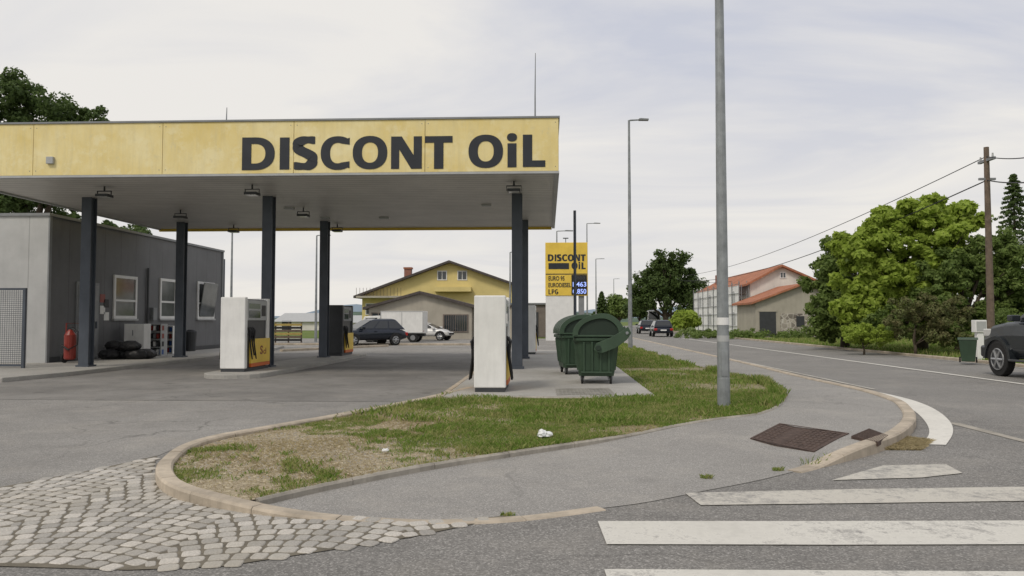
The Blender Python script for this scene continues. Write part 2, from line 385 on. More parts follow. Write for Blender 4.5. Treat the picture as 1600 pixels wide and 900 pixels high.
def smooth_path(pts,k=6,closed=False):
    out=[]; n=len(pts)
    for i in range(n if closed else n-1):
        if closed: p0,p1,p2,p3=[pts[(i+j)%n] for j in (-1,0,1,2)]
        else: p0,p1,p2,p3=pts[max(i-1,0)],pts[i],pts[i+1],pts[min(i+2,n-1)]
        for j in range(k):
            t=j/k
            out.append(tuple(.5*((2*p1[a])+(-p0[a]+p2[a])*t+(2*p0[a]-5*p1[a]+4*p2[a]-p3[a])*t*t+(-p0[a]+3*p1[a]-3*p2[a]+p3[a])*t**3) for a in (0,1)))
    if not closed: out.append(tuple(pts[-1]))
    return out
def sheet(name,poly,z,mat,zf=None,cuts=(),ycuts=()):
    bm=bmesh.new(); vs=[bm.verts.new((p[0],p[1],0)) for p in poly]
    tris=tessellate_polygon([[Vector((p[0],p[1],0)) for p in poly]])
    for t in tris:
        try: bm.faces.new([vs[i] for i in t])
        except ValueError: pass
    for c in cuts: bmesh.ops.bisect_plane(bm,geom=bm.verts[:]+bm.edges[:]+bm.faces[:],plane_co=(c,0,0),plane_no=(1,0,0))
    for c in ycuts: bmesh.ops.bisect_plane(bm,geom=bm.verts[:]+bm.edges[:]+bm.faces[:],plane_co=(0,c,0),plane_no=(0,1,0))
    for v in bm.verts: v.co.z=zf(v.co.x,v.co.y) if zf else z
    bmesh.ops.recalc_face_normals(bm,faces=bm.faces)
    for f in bm.faces:
        if f.normal.z<0: f.normal_flip()
    me=bpy.data.meshes.new(name); bm.to_mesh(me); bm.free(); me.materials.append(mat)
    ob=bpy.data.objects.new(name,me); COL.objects.link(ob); ob['kind']='structure'; return ob
def resample(path,step):
    P=[np.array(p,float) for p in path]; d=[0]
    for i in range(1,len(P)): d.append(d[-1]+np.linalg.norm(P[i]-P[i-1]))
    n=max(2,int(round(d[-1]/step))+1); out=[]
    for s in np.linspace(0,d[-1],n):
        i=min(max(np.searchsorted(d,s)-1,0),len(P)-2); t=(s-d[i])/max(1e-9,d[i+1]-d[i]); out.append(P[i]*(1-t)+P[i+1]*t)
    return out
def kerb(name,path,width,zf,mat,stone=.8,gap=.008,zb=-.05,sub=4):
    fine=resample(path,stone/sub); b=B(); L=len(fine)
    nor=[]
    for i in range(L):
        d=fine[min(i+1,L-1)]-fine[max(i-1,0)]; d/=np.linalg.norm(d)+1e-9; nor.append(np.array([-d[1],d[0]]))
    i=0
    while i<L-1:
        j=min(i+sub,L-1); ring=[]
        jz=random.uniform(-.003,.003); jo=random.uniform(-.004,.004)
        for k in range(i,j+1):
            p=fine[k].copy(); 
            d=fine[min(k+1,L-1)]-fine[max(k-1,0)]; d/=np.linalg.norm(d)+1e-9
            if k==i: p=p+d*gap/2
            if k==j: p=p-d*gap/2
            nn=nor[k]; zt=zf(p[0],p[1])+jz; w=width/2; c=.018
            for (o,z) in ((-w,zb),(-w,zt-c),(-w+c,zt),(w-c,zt),(w,zt-c),(w,zb)):
                q=p+nn*(o+jo); ring.append((q[0],q[1],z))
        m=j-i+1; fs=[]
        for a in range(m-1):
            for c_ in range(5): fs.append((a*6+c_,a*6+c_+1,(a+1)*6+c_+1,(a+1)*6+c_))
        fs.append((0,1,2,3,4,5)); fs.append(tuple((m-1)*6+q for q in range(6)))
        b.add(ring,fs,mat); i=j
    return b.finish(name,kind='structure')
def inpoly(x,y,poly):
    ins=np.zeros(len(x),bool); n=len(poly)
    for i in range(n):
        x1,y1=poly[i]; x2,y2=poly[(i+1)%n]
        c=((y1>y)!=(y2>y))&(x<(x2-x1)*(y-y1)/((y2-y1)+1e-12)+x1); ins^=c
    return ins
# ---------------------------------------------------------------- ground
sheet('ground',[(-3000,-3000),(3000,-3000),(3000,3500),(-3000,3500)],-.03,m_land)
def bend(Y): return .00085*max(0,Y-70)**2
def strip(x0,x1,y0,y1,n=30):
    ys=np.linspace(y0,y1,n); return [(x1+bend(y),y) for y in ys]+[(x0+bend(y),y) for y in ys[::-1]]
sheet('main_road',strip(5.5,15.1,-30,260,40),-.004,m_asph_main)
sheet('side_road',[(-60,-12),(6.2,-12),(6.2,9.4),(6.9,12),(6.9,16),(-2,16),(-3,9.4),(-60,9.6)],.0,m_asph_road)
fore=[(-45,G(0,762)[1]+1.2),G(0,762),G(130,738),G(248,712),G(300,690),G(520,650),G(735,606),(-1.6,15),(2.5,15),(2.5,62),(-45,62)]
sheet('forecourt',fore,.004,m_asph_fore)
sheet('concrete_forecourt',[(-12.9,14.1),(-2.2,14.0),(-1.9,15),(-1.9,34),(-12.9,34)],.008,m_conc_pad)
tipc=[(735,608),(690,619),(620,634),(520,653),(420,671),(350,684),(300,698),(270,716),(256,740),(285,766),(380,786),(480,796),(600,801),(700,804),(820,798),(940,783)]
A=smooth_path([G(*p,.06) for p in tipc],6)
def za(x,y): return .010+.095*max(ss(8.2,9.4,y),ss(1.2,3.2,-x))
kerb('kerb',A,.15,za,m_kerb,.7)
low=[(400,776),(480,758),(560,742),(700,717),(880,691),(1050,667),(1140,655),(1190,648),(1219,633),(1226,614),(1200,599),(1130,583),(1060,564),(1000,546)]
LOW=smooth_path([G(*p,.08) for p in low],6); LOW=[p for p in LOW]+[(4.85,60)]
def zs(x,y): return .005+.095*max(ss(2.5,3.7,x),ss(9.0,11.0,y))
kerb('kerb_edging',LOW,.07,lambda x,y:max(zs(x,y)+.022,.066),m_kerb2,1.0)
outer=[(940,783),(1010,774),(1100,757),(1180,742),(1240,728),(1300,713),(1362,697),(1402,680),(1421,658),(1415,642),(1395,628),(1340,611),(1250,591),(1150,566),(1080,550)]
OUT=smooth_path([G(*p,.06) for p in outer],6)+[(6.7,60),(6.75,75),(6.7+bend(110),110),(6.7+bend(160),160)]
ai=A.index(min(A,key=lambda q:(q[0]-G(380,786,.06)[0])**2+(q[1]-G(380,786,.06)[1])**2))
walk=A[ai:]+OUT[1:]+[(4.85+bend(160),160),(4.85,75)]+LOW[::-1]
sheet('pavement',walk,0,m_asph_walk,zf=zs,cuts=(2.5,2.7,2.9,3.1,3.3,3.5,3.7),ycuts=(9,9.4,9.8,10.2,10.6,11))
ki=min(range(len(OUT)),key=lambda i:(OUT[i][0]-G(1240,728,.06)[0])**2+(OUT[i][1]-G(1240,728,.06)[1])**2)
kerb('kerb',OUT[ki:],.17,lambda x,y:zs(x,y)+.008+.02*ss(0,1,(x-2.6)*2),m_kerb,.9)
kerb('kerb',[(15.2,-20),(15.2,70),(15.2+bend(110),110),(15.2+bend(160),160)],.17,lambda x,y:.10,m_kerb,1.0)
isl=[(-1.9,14.25)]+A[:ai]+LOW+[(2.4,60),(2.1,24),(2.0,14.3)]
random.seed(3)
def zi(x,y): return .058+.03*ss(0,3,x)
sheet('grass_island',isl,0,m_soil,zf=zi,cuts=(-3,-2,-1,0,1,2,3))
sheet('slab_base',[(-1.9,14.2),(2.0,14.2),(2.1,24),(2.4,36),(-1.9,36)],.10,m_slab)
kerb('kerb',[(-1.97,14.1),(-1.97,36)],.13,lambda x,y:.105,m_kerb,.9)
kerb('kerb_edging',[(-1.9,14.15),(2.0,14.15)],.08,lambda x,y:.10,m_kerb2,.9)
b=B(); xi0,xi1=-8.95,-7.35
pts=[]
for k in range(9):
    t=math.pi+math.pi*k/8; pts.append(((xi0+xi1)/2+(xi1-xi0)/2*math.cos(t),19.1+.8+.8*math.sin(t)))
for k in range(9):
    t=math.pi*k/8; pts.append(((xi0+xi1)/2+(xi1-xi0)/2*math.cos(t),31.8-.8+.8*math.sin(t)))
b.prism(pts,'z',-.02,.13,m_slab); b.finish('pump_island',bevel=.03,kind='structure')
b=B(); b.prism([(-30,17.2),(-13.05,17.9),(-12.75,20),(-12.75,34),(-14.2,41),(-30,41)],'z',-.02,.12,m_slab); b.finish('platform',bevel=.02,kind='structure')
kerb('kerb',[(-20,45.5),(-3,45.5)],.2,lambda x,y:.12,m_kerb,1.0)
kerb('kerb',[(-12.6,36),(-9,43)],.2,lambda x,y:.12,m_kerb,1.0)
sheet('verge',[(15.28,-20),(40,-20),(40,66),(15.28,66)],.05,m_land)
# setts
cobpx=[(-260,812),(0,762),(130,738),(246,713),(236,742),(268,775),(380,799),(480,807),(600,812),(700,815),(800,806),(720,824),(640,841),(500,863),(350,886),(200,892),(0,886),(-260,884)]
CP=[G(*p) for p in cobpx]
sheet('sett_bed',CP,.006,m_joint)
def build_setts():
    xs0=min(p[0] for p in CP); xs1=max(p[0] for p in CP); ys0=min(p[1] for p in CP); ys1=max(p[1] for p in CP)
    verts=[];faces=[]
    W=1.45; s=.140; D=.20
    ny=int((ys1-ys0+1.2)/s); rr=random.Random(5)
    cells=[]
    ncol=int((xs1-xs0)/W)+2
    for c in range(ncol):
        for r in range(-6,ny+2):
            n=12; e=[0]; off=(r%2)*.5
            for k in range(n): e.append(e[-1]+rr.uniform(.88,1.12)*(off if (k==0 and off) else 1))
            for k in range(n):
                u=(e[k]+e[k+1])/e[-1]-1; wd=(e[k+1]-e[k])/e[-1]*W
                x=xs0+c*W+W/2+u*W/2; y=ys0-.6+r*s+D*(1-u*u)
                cells.append((x,y,math.atan2(-2*D*u,W/2),wd))
    px=np.array([c[0] for c in cells]); py=np.array([c[1] for c in cells]); ok=inpoly(px,py,CP)
    for (x,y,a,w),o in zip(cells,ok):
        if not o: continue
        a2=a+rr.uniform(-.04,.04); x+=rr.uniform(-.003,.003); y+=rr.uniform(-.004,.004)
        hx=w/math.cos(a)*.5*rr.uniform(.87,.93); hy=s*math.cos(a)*.5*rr.uniform(.86,.93); zt=.0115+rr.uniform(-.001,.0015)
        ca,sa=math.cos(a2),math.sin(a2); o0=len(verts)
        ex=rr.uniform(3.2,5.5); cor=[]
        for k in range(14):
            th=2*math.pi*(k+.5)/14; cc,sn=math.cos(th),math.sin(th)
            cor.append((math.copysign(abs(cc)**(2/ex),cc)*rr.uniform(.95,1.02),math.copysign(abs(sn)**(2/ex),sn)*rr.uniform(.95,1.02)))
        m=len(cor)
        for lv,z in ((0,.004),(1,zt-.002),(2,zt)):
            for q,t in cor:
                lx,ly=q*hx,t*hy
                if lv: lx*=1-.004*lv/hx; ly*=1-.004*lv/hy
                verts.append((x+lx*ca-ly*sa,y+lx*sa+ly*ca,z))
        for L in (0,m):
            for k in range(m): faces.append((o0+L+k,o0+L+(k+1)%m,o0+L+m+(k+1)%m,o0+L+m+k))
        faces.append(tuple(o0+2*m+k for k in range(m)))
    me=bpy.data.meshes.new('cobblestone_paving'); me.from_pydata(verts,[],faces); me.materials.append(m_cob)
    ob=bpy.data.objects.new('cobblestone_paving',me); COL.objects.link(ob); ob['kind']='structure'
build_setts()
# markings
def mark(px,mat=m_paint,z=.008,name='road_marking',k=0):
    sheet(name,[G(*p,z) for p in px],z,mat)
mark([(1380,727),(1478,725),(1504,739),(1440,746),(1300,750)],m_paint_w)
mark([(1070,770),(1340,764),(1620,760),(1640,782),(1340,786),(1095,789)],m_paint_w)
mark([(934,814),(1300,814),(1640,813),(1670,850),(1300,851),(948,850)])
mark([(944,889),(1300,891),(1700,893),(1750,940),(1300,940),(960,938)])
arcO=smooth_path([G(*p,.008) for p in [(1360,610),(1398,618),(1432,627),(1462,640),(1484,658),(1489,676),(1478,695)]],5)
arcI=smooth_path([G(*p,.008) for p in [(1441,694),(1452,676),(1446,659),(1430,643),(1408,630),(1384,620),(1356,611.5)]],5)
sheet('road_marking',arcO+arcI,.008,m_paint_s)
sheet('road_marking',[(7.0,17),(7.1,17),(7.1,120),(7.0,120)],.008,m_paint_w)
sheet('road_marking',[(11.03,10),(11.2,10),(11.2,74),(11.03,74)],.008,m_paint_s)
sheet('road_marking',[(14.75,12),(14.86,12),(14.86,70),(14.75,70)],.008,m_paint_w)
mark([(1486,660),(1500,661),(1640,697),(1640,701),(1487,662.5)],m_kerb2,z=.006,name='road_joint')
# grates
def grate(name,label,c,mat,zf,dz=.0):
    t=thing(name,label,'drain cover',(c[0][0],c[0][1],zf(*c[0]))); p=[np.array(q) for q in c]; b=B()
    def P(u,v): q=p[0]*(1-u)*(1-v)+p[1]*u*(1-v)+p[2]*u*v+p[3]*(1-u)*v; return q
    def cell(u0,u1,v0,v1,z0,z1,m):
        q=[P(u0,v0),P(u1,v0),P(u1,v1),P(u0,v1)]
        b.add([(a[0],a[1],zf(a[0],a[1])+z0) for a in q]+[(a[0],a[1],zf(a[0],a[1])+z1) for a in q],[(0,3,2,1),(4,5,6,7),(0,1,5,4),(1,2,6,5),(2,3,7,6),(3,0,4,7)],m)
    for i in range(4):
        for j in range(4): cell(i/4,(i+1)/4,j/4,(j+1)/4,-.02,.0035+dz,mat)
    for a in ((0,1,0,.03),(0,1,.97,1),(0,.03,.03,.97),(.97,1,.03,.97)): cell(*a,.004+dz,.0085+dz,mat)
    b.finish('frame',t)
    b=B(); n=13
    for i in range(n):
        for j in range(9):
            u=.05+.9*i/n; v=.05+.9*j/9
            cell(u+.006,u+.05,v+.012,v+.075,.004+dz,.008+dz,mat)
    b.finish('grid_plate',t); return t
grate('drain_cover','rusty square cast iron access cover in the pavement',[G(1172,681,.07),G(1272,702,.07),G(1327,682,.07),G(1218,665,.07)],m_rust,lambda x,y:zs(x,y)+.004)
grate('drain_cover','rusty iron gutter grate set beside the kerb',[G(1330,685,.1),G(1372,695,.1),G(1388,684,.1),G(1358,673,.1)],m_rust,zs,.022)
grate('drain_cover','pale concrete access cover in the slab near the bins',[G(870,618,.1),G(962,617,.1),G(952,607,.1),G(868,608,.1)],pm('cover_grey',(.28,.27,.24),.9,var=.3),lambda x,y:.101)
# ---------------------------------------------------------------- grass
def blades(name,poly,n,hmin,hmax,w,mat,zf,dens=None,lean=.6,ymax=None,ymin=None,lab='patchy short grass with dry spots'):
    xs=[p[0] for p in poly]; ys=[p[1] for p in poly]
    x=np.random.uniform(min(xs),max(xs),n); y=np.random.uniform(min(ys) if ymin is None else ymin,max(ys) if ymax is None else ymax,n)
    ok=inpoly(x,y,poly); x=x[ok];y=y[ok]
    if dens is not None:
        k=np.random.rand(len(x))<dens(x,y); x=x[k];y=y[k]
    n=len(x); h=np.random.uniform(hmin,hmax,n)*(.6+.8*np.clip(np.sin(x*2.1+np.sin(y*1.7)*2)*.5+.5,0,1)); a=np.random.uniform(0,6.283,n)
    z=np.array([zf(p,q) for p,q in zip(x,y)]); dx=np.cos(a)*w; dy=np.sin(a)*w; l=np.random.uniform(0,lean,n)*h; b=np.random.uniform(0,6.283,n)
    v=np.zeros((n,4,3)); v[:,0]=np.stack([x-dx,y-dy,z-.005],1); v[:,1]=np.stack([x+dx,y+dy,z-.005],1)
    mx=x+np.cos(b)*l*.35; my=y+np.sin(b)*l*.35
    v[:,2]=np.stack([mx+dx*.7,my+dy*.7,z+h*.6],1); v[:,3]=np.stack([x+np.cos(b)*l,y+np.sin(b)*l,z+h],1)
    ob=fastmesh(name,v.reshape(-1,3),4,mat); ob['kind']='stuff'; ob['label']=lab; ob['category']='grass'; return ob
def nz(x,y,s,o=0): return .5+.25*(np.sin(x*s+o+1.7*np.sin(y*s*.8+o))+np.sin(y*s*1.3+o*2+1.3*np.sin(x*s*1.1)))
rs=np.random.RandomState(11); GR=rs.rand(400,400)
def vn(x,y,s):
    X=(x*s)%399; Y=(y*s)%399; i=X.astype(int); j=Y.astype(int); u=X-i; v=Y-j; u=u*u*(3-2*u); v=v*v*(3-2*v); i2=(i+1)%400; j2=(j+1)%400
    return GR[i,j]*(1-u)*(1-v)+GR[i2,j]*u*(1-v)+GR[i,j2]*(1-u)*v+GR[i2,j2]*u*v
def fbm(x,y,s): return .5*vn(x+50,y+50,s)+.27*vn(x+57,y+31,s*2.1)+.15*vn(x+11,y+91,s*4.3)+.08*vn(x+73,y+5,s*9)
def dens1(x,y):
    d=fbm(x,y,1.1)*.6+fbm(x,y,5)*.4
    left=np.clip((x+2.7)/2.6,0,1)
    thr=.60-.26*left
    edge=np.clip((7.9-y)/.7,0,1)*(x<-.8)*.14
    dry=np.exp(-((x-1.3)**2/1.2+(y-10.2)**2/.15))*.16
    return np.clip((d-thr+edge-dry)*6,0,1)**.8
blades('grass',isl,600000,.014,.045,.0036,m_grass,zi,dens1,1.2,ymax=15.5)
blades('grass',isl,30000,.04,.085,.005,m_grass,zi,lambda x,y:np.clip((fbm(x,y,2.2)-.5)*6,0,1)*np.clip((x+2.6)/1.5,0,1),.9,ymax=15.5)
blades('grass',isl,150000,.03,.08,.008,m_grass,zi,lambda x,y:np.clip((fbm(x,y,.9)-.36)*5,0,1),.9,ymin=10.8,ymax=34)
blades('grass',isl,90000,.05,.12,.02,m_grass,zi,lambda x,y:(y>24)*.8,.8)
blades('straw',isl,240000,.006,.018,.0032,m_straw,zi,lambda x,y:.25+.6*fbm(x,y,2),3.5,ymax=15,lab='dry straw lying on the soil')
edge=[(p[0]-.3,p[1]) for p in LOW if 12.5<p[1]<22]
ep=edge+[(p[0]+.33,p[1]) for p in edge[::-1]]
blades('grass',ep,22000,.05,.15,.006,m_grass,zi,None,.7,lab='taller grass fringe at the pavement edge')
strawp=[G(1345,703),G(1440,704),G(1455,690),G(1395,683)]
blades('straw',strawp,16000,.01,.03,.004,m_straw,lambda x,y:.005,None,3,lab='dry straw swept against the kerb')
blades('grass',[G(1240,737),G(1345,716),G(1340,708),G(1235,730)],1500,.02,.07,.004,m_grass,lambda x,y:.0,lambda x,y:np.clip(nz(x,y,9)-.45,0,1),1.,lab='weeds at the foot of the kerb')
for (px_,py_) in ((1217,736),(1105,748),(795,806)):
    gx,gy=G(px_,py_); blades('weeds',[(gx-.07,gy-.03),(gx,gy-.04),(gx+.06,gy-.01),(gx+.02,gy+.04),(gx-.06,gy+.02)],110,.012,.04,.004,m_grass,lambda x,y:.010,None,1.5,lab='small weeds growing in a joint')
blades('grass',[(15.4,16),(24,16),(30,60),(15.4,60)],90000,.05,.16,.02,m_grass,lambda x,y:.05,lambda x,y:np.clip(nz(x,y,1)*.8+.2,0,1),.7,lab='roadside verge grass')
# ---------------------------------------------------------------- trees
def leaves(name,clumps,per,size,mat,parent,flat=.75):
    C=np.array([c[:3] for c in clumps]); Rr=np.array([c[3] for c in clumps]); K=len(C)
    idx=np.repeat(np.arange(K),per); n=len(idx)
    d=np.random.normal(size=(n,3)); d/=np.linalg.norm(d,axis=1)[:,None]; r=np.random.rand(n)**.45
    p=C[idx]+d*(r*Rr[idx])[:,None]*np.array([1,1,flat])
    nrm=d+np.random.normal(size=(n,3))*.6+np.array([0,0,.4]); nrm/=np.linalg.norm(nrm,axis=1)[:,None]
    t=np.cross(nrm,np.random.normal(size=(n,3))); t/=np.linalg.norm(t,axis=1)[:,None]; b=np.cross(nrm,t)
    s=size*np.random.uniform(.6,1.3,n)[:,None]
    v=np.stack([p-t*s,p-b*s*.55+nrm*s*.1,p+t*s,p+b*s*.55+nrm*s*.1],1)
    return fastmesh(name,v.reshape(-1,3),4,mat,parent)
def tree(name,label,x,y,lobes,trunk_r,size,mat,nclump=160,per=90,cr=.5,cat='tree',z0=0,group=None):
    t=thing(name,label,cat,(x,y,z0),group=group)
    vol=np.array([(l[3]*l[4]*l[5])**.7 for l in lobes]); cnt=(vol/vol.sum()*nclump).astype(int)+2
    cl=[]
    for l,c in zip(lobes,cnt):
        for _ in range(c):
            d=np.random.normal(size=3); d/=np.linalg.norm(d)
            if d[2]<-.7: d[2]*=-.6
            r=np.random.uniform(.5,1.06) if np.random.rand()<.8 else np.random.uniform(.1,.5)
            cl.append((l[0]+d[0]*r*l[3],l[1]+d[1]*r*l[4],max(.15,l[2]+d[2]*r*l[5]),cr*np.random.uniform(.4,1.25)))
    leaves('crown',cl,per,size,mat,t)
    b=B(); top=sum(l[2] for l in lobes)/len(lobes)
    b.tube([(0,0,-.05),(trunk_r*.2,0,top*.25),(-trunk_r*.3,.1,top*.5),(0,0,top*.85)],[trunk_r*1.3,trunk_r,trunk_r*.8,trunk_r*.4],m_bark,10)
    for l in lobes:
        b.tube([(0,0,top*.35),(l[0]*.5,l[1]*.5,top*.35+(l[2]-top*.35)*.6),(l[0]*.9,l[1]*.9,l[2]+l[5]*.4)],[trunk_r*.5,trunk_r*.35,trunk_r*.1],m_bark,7)
        for _ in range(3):
            a=random.uniform(0,6.28); b.tube([(l[0]*.5,l[1]*.5,top*.35+(l[2]-top*.35)*.6),(l[0]+math.cos(a)*l[3]*.7,l[1]+math.sin(a)*l[4]*.7,l[2]+random.uniform(-.3,.6)*l[5])],[trunk_r*.25,trunk_r*.06],m_bark,6)
    b.finish('trunk',t,local=True,smooth=True)
    return t
tree('leafy_tree','tall dark green broadleaf tree rising behind the station building',-31,44,
  [(-.5,0,13.4,3.4,3,2.9),(2.4,0,12.9,2.5,2.2,2.1),(3.0,0,11.3,2.1,2.0,1.1),(-4,0,12.6,3.5,3.5,3.6),(0,0,8.2,4.4,4,3.4),(5.6,0,6.2,2.6,2.5,1.4),(-5,0,8,5,4,4)],.45,.13,m_leaf_dark,500,140,.66)
def lobes_px(ls,x0,y0,z0=0):
    out=[]
    for (px,py,rx,rz,dy) in ls:
        Y=y0+dy; X,Z=at(px,py,Y); k=Y/F; out.append((X-x0,dy,Z-z0,rx*k,max(rx*k*.8,rz*k*.8),rz*k))
    return out
Y=38; x0=at(1440,540,Y)[0]
tree('leafy_tree','bright green broadleaf tree with big leaves beside the road',x0,Y,lobes_px([(1435,340,55,40,0),(1385,375,50,48,-.5),(1475,395,60,60,-1),(1505,345,42,35,0),(1355,425,50,50,-.5),(1430,450,72,55,-1),(1330,385,30,26,0),(1400,500,60,35,-1),(1345,480,45,40,-.6)],x0,Y),.24,.14,m_leaf_light,560,110,.38)
Y=41; x0=at(1320,545,Y)[0]
tree('leafy_tree','green tree with a low spreading crown by the roadside',x0,Y,lobes_px([(1315,400,34,38,0),(1300,450,40,50,0),(1290,500,36,35,-1),(1345,480,50,50,0),(1350,390,30,25,0),(1310,520,40,20,-1)],x0,Y),.2,.11,m_leaf_mid,320,130,.38)
Y=35.5; x0=at(1500,540,Y)[0]
tree('leafy_tree','dense green tree with reddish foliage by the utility pole',x0,Y,lobes_px([(1470,445,45,42,0),(1510,425,52,45,0),(1460,490,60,35,0),(1560,430,50,52,0),(1600,440,60,70,0),(1555,385,35,26,0),(1520,500,60,35,0),(1600,500,50,40,0),(1400,510,50,28,0)],x0,Y),.2,.09,m_leaf_mid,440,125,.34)
Y=33; x0=at(1430,540,Y)[0]
tree('flowering_shrub','reddish brown leafy shrub at the edge of the garden',x0,Y,lobes_px([(1430,495,45,32,0),(1480,500,40,32,0),(1460,525,60,16,0)],x0,Y),.06,.06,m_leaf_red,170,110,.26,cat='shrub')
Y=34; x0=at(1350,542,Y)[0]
tree('round_bush','rounded bright green bush on the roadside grass',x0,Y,lobes_px([(1342,523,26,19,0),(1370,527,22,17,0)],x0,Y),.04,.05,m_leaf_light,110,130,.2,cat='bush')
Y=31.5; x0=at(1575,545,Y)[0]
tree('round_bush','clipped green hedge bush beside the wheelie bin',x0,Y,lobes_px([(1570,520,34,28,0),(1610,515,50,35,0),(1500,528,28,18,1)],x0,Y),.05,.06,m_leaf_mid,150,120,.26,cat='bush')
Y=105; x0=at(1040,500,Y)[0]
tree('leafy_tree','large dark tree beside the road in the distance',x0,Y,lobes_px([(1045,425,38,32,0),(1020,455,36,35,0),(1070,455,35,35,2),(1085,475,25,22,0),(1005,475,20,22,0)],x0,Y),.4,.20,m_leaf_dark,300,110,.9)
for (px,py,r_,h_,Yd,mt) in [(968,480,16,16,150,m_leaf_mid),(1000,478,16,18,125,m_leaf_dark),(950,490,14,8,170,m_leaf_dark),(1120,480,20,16,120,m_leaf_mid),(1290,470,35,30,70,m_leaf_dark),(1250,495,30,14,80,m_leaf_mid),(1070,500,14,12,85,m_leaf_light),(1390,460,60,40,62,m_leaf_dark),(1500,440,70,50,62,m_leaf_dark),(1590,470,60,60,55,m_leaf_mid)]:
    x0=at(px,500,Yd)[0]
    tree('leafy_tree','green tree in the row beyond the gardens',x0,Yd,lobes_px([(px,py,r_,h_,0),(px+r_*.7,py+h_*.4,r_*.7,h_*.7,0),(px-r_*.7,py+h_*.4,r_*.7,h_*.7,0)],x0,Yd),.2,.2*Yd/100+.05,mt,90,90,.008*Yd,group='trees beyond the gardens')
def conifer(px,ptop,Y,rad):
    x,z=at(px,ptop,Y); t=thing('conifer_tree','dark pointed spruce tree above the garden trees','tree',(x,Y,0)); cl=[]
    n=int(z*11)
    for i in range(n):
        h=z*(.12+.88*i/n); rr=rad*(1-h/z)**.8*random.uniform(.75,1.1); a=i*2.4; 
        for q in (.35,.7,1.0): cl.append((math.cos(a)*rr*q,math.sin(a)*rr*q,h-rr*q*.25,.16+.09*rr*(1.1-q)+.05))
    leaves('crown',cl,45,.09*Y/60,m_leaf_dark,t,.5)
    B().tube([(0,0,0),(0,0,z*.97)],[.25,.03],m_bark,8).finish('trunk',t,local=True)
conifer(1583,272,58,3.4); conifer(940,456,140,2.2)
Y=66; cl=[]
t=thing('garden_hedge','low mixed garden hedge and flowers before the houses','hedge',(at(1090,520,Y)[0],Y,0))
for i in range(170):
    px=random.uniform(1068,1262); X_,_=at(px,520,Y+random.uniform(-6,2)); cl.append((X_-t.location.x,random.uniform(-6,2),random.uniform(.1,.75)*random.uniform(.4,1),random.uniform(.15,.4)))
leaves('foliage',cl,60,.09,m_leaf_mid,t); t['kind']='stuff'
# ---------------------------------------------------------------- hills
def hill(name,xa,xb,Y,hts,mat):
    b=B(); n=len(hts); xs=np.linspace(xa,xb,n); vs=[];fs=[]
    for x,h in zip(xs,hts): vs+=[(x,Y-60,-1),(x,Y,h),(x,Y+120,-1)]
    for i in range(n-1):
        for k in (0,1): fs.append((i*3+k,i*3+k+1,(i+1)*3+k+1,(i+1)*3+k))
    b.add(vs,fs,mat); return b.finish(name,kind='structure',smooth=True)
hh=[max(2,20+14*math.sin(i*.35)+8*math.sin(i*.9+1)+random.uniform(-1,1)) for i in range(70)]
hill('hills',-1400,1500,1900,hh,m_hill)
hh=[6+3*math.sin(i*.5)+random.uniform(-.8,.8) for i in range(90)]
hill('wooded_hills',-500,600,620,hh,pm('wooded_ridge',(.13,.175,.14),1,var=.4,scale=.05,kind='world',spec=0))
# ---------------------------------------------------------------- canopy
CY0=18.8; CX1=at(873,270,CY0)[0]; CZ0=at(873,270,CY0)[1]; CZ1=at(873,182,CY0)[1]; CX0=-15.6; CY1=30.2
can=thing('petrol_station_canopy','flat petrol station canopy with faded yellow fascia on dark columns','petrol station canopy',(-7.5,24.5,0))
b=B(); b.box(CX0+.05,CY0+.08,CZ0+.04,CX1-.05,CY1-.08,CZ0+.12,m_soffit); b.finish('soffit',can)
b=B(); b.box(CX0+.1,CY0+.1,CZ0+.121,CX1-.1,CY1-.1,CZ1-.06,m_ltgrey); b.finish('roof',can)
joints=[CX0]+[at(p,230,CY0)[0] for p in (52,254,459,664)]+[CX1]
b=B()
for i in range(5):
    b.box(joints[i]+.006,CY0,CZ0+.05,joints[i+1]-.006,CY0+.06,CZ1-.035,m_fascia)
    for zz in (CZ0+.16,CZ1-.14):
        for xx in (joints[i]+.08,joints[i+1]-.08): b.cyl((xx,CY0-.006,zz),(xx,CY0+.01,zz),.012,m_grey,8)
for i in range(4):
    ya=CY0+.061+i*2.82; b.box(CX1-.06,ya+.006,CZ0+.05,CX1,ya+2.81,CZ1-.035,m_fascia); b.box(CX0,ya+.006,CZ0+.05,CX0+.06,ya+2.81,CZ1-.035,m_fascia)
b.box(CX0,CY1-.06,CZ0+.05,CX1,CY1,CZ1-.035,m_fascia)
b.finish('fascia',can,bevel=.004)
b=B()
b.box(CX0-.03,CY0-.03,CZ1-.033,CX1+.03,CY0+.12,CZ1+.012,m_grey); b.box(CX1-.12,CY0+.121,CZ1-.033,CX1+.03,CY1,CZ1+.012,m_grey)
b.box(CX0,CY0-.012,CZ0-.01,CX1+.012,CY0+.09,CZ0+.045,m_ltgrey); b.box(CX1-.10,CY0+.091,CZ0-.012,CX1+.012,CY1,CZ0+.045,m_ltgrey)
b.box(CX0,CY1-.1,CZ0-.06,CX1-.11,CY1+.01,CZ0+.045,m_yellow); b.box(CX0,CY0+.095,CZ0-.01,CX0+.09,CY1-.11,CZ0+.045,m_ltgrey)
b.finish('edge_trim',can)
wordmark([('D',378,429,266,215),('I',437,452,265,215),('S',457,496,265,214),('C',501,547,265,214),('O',551,605,264,213.5),('N',611,659,264,213.5),('T',664,707,264,213),
  ('O',732,786,262,211.5),('i',793,807,261.5,209.5),('L',817,852,261,210.5)],lambda px,py:at(px,py,CY0),CY0-.003,.008,m_letter,can)
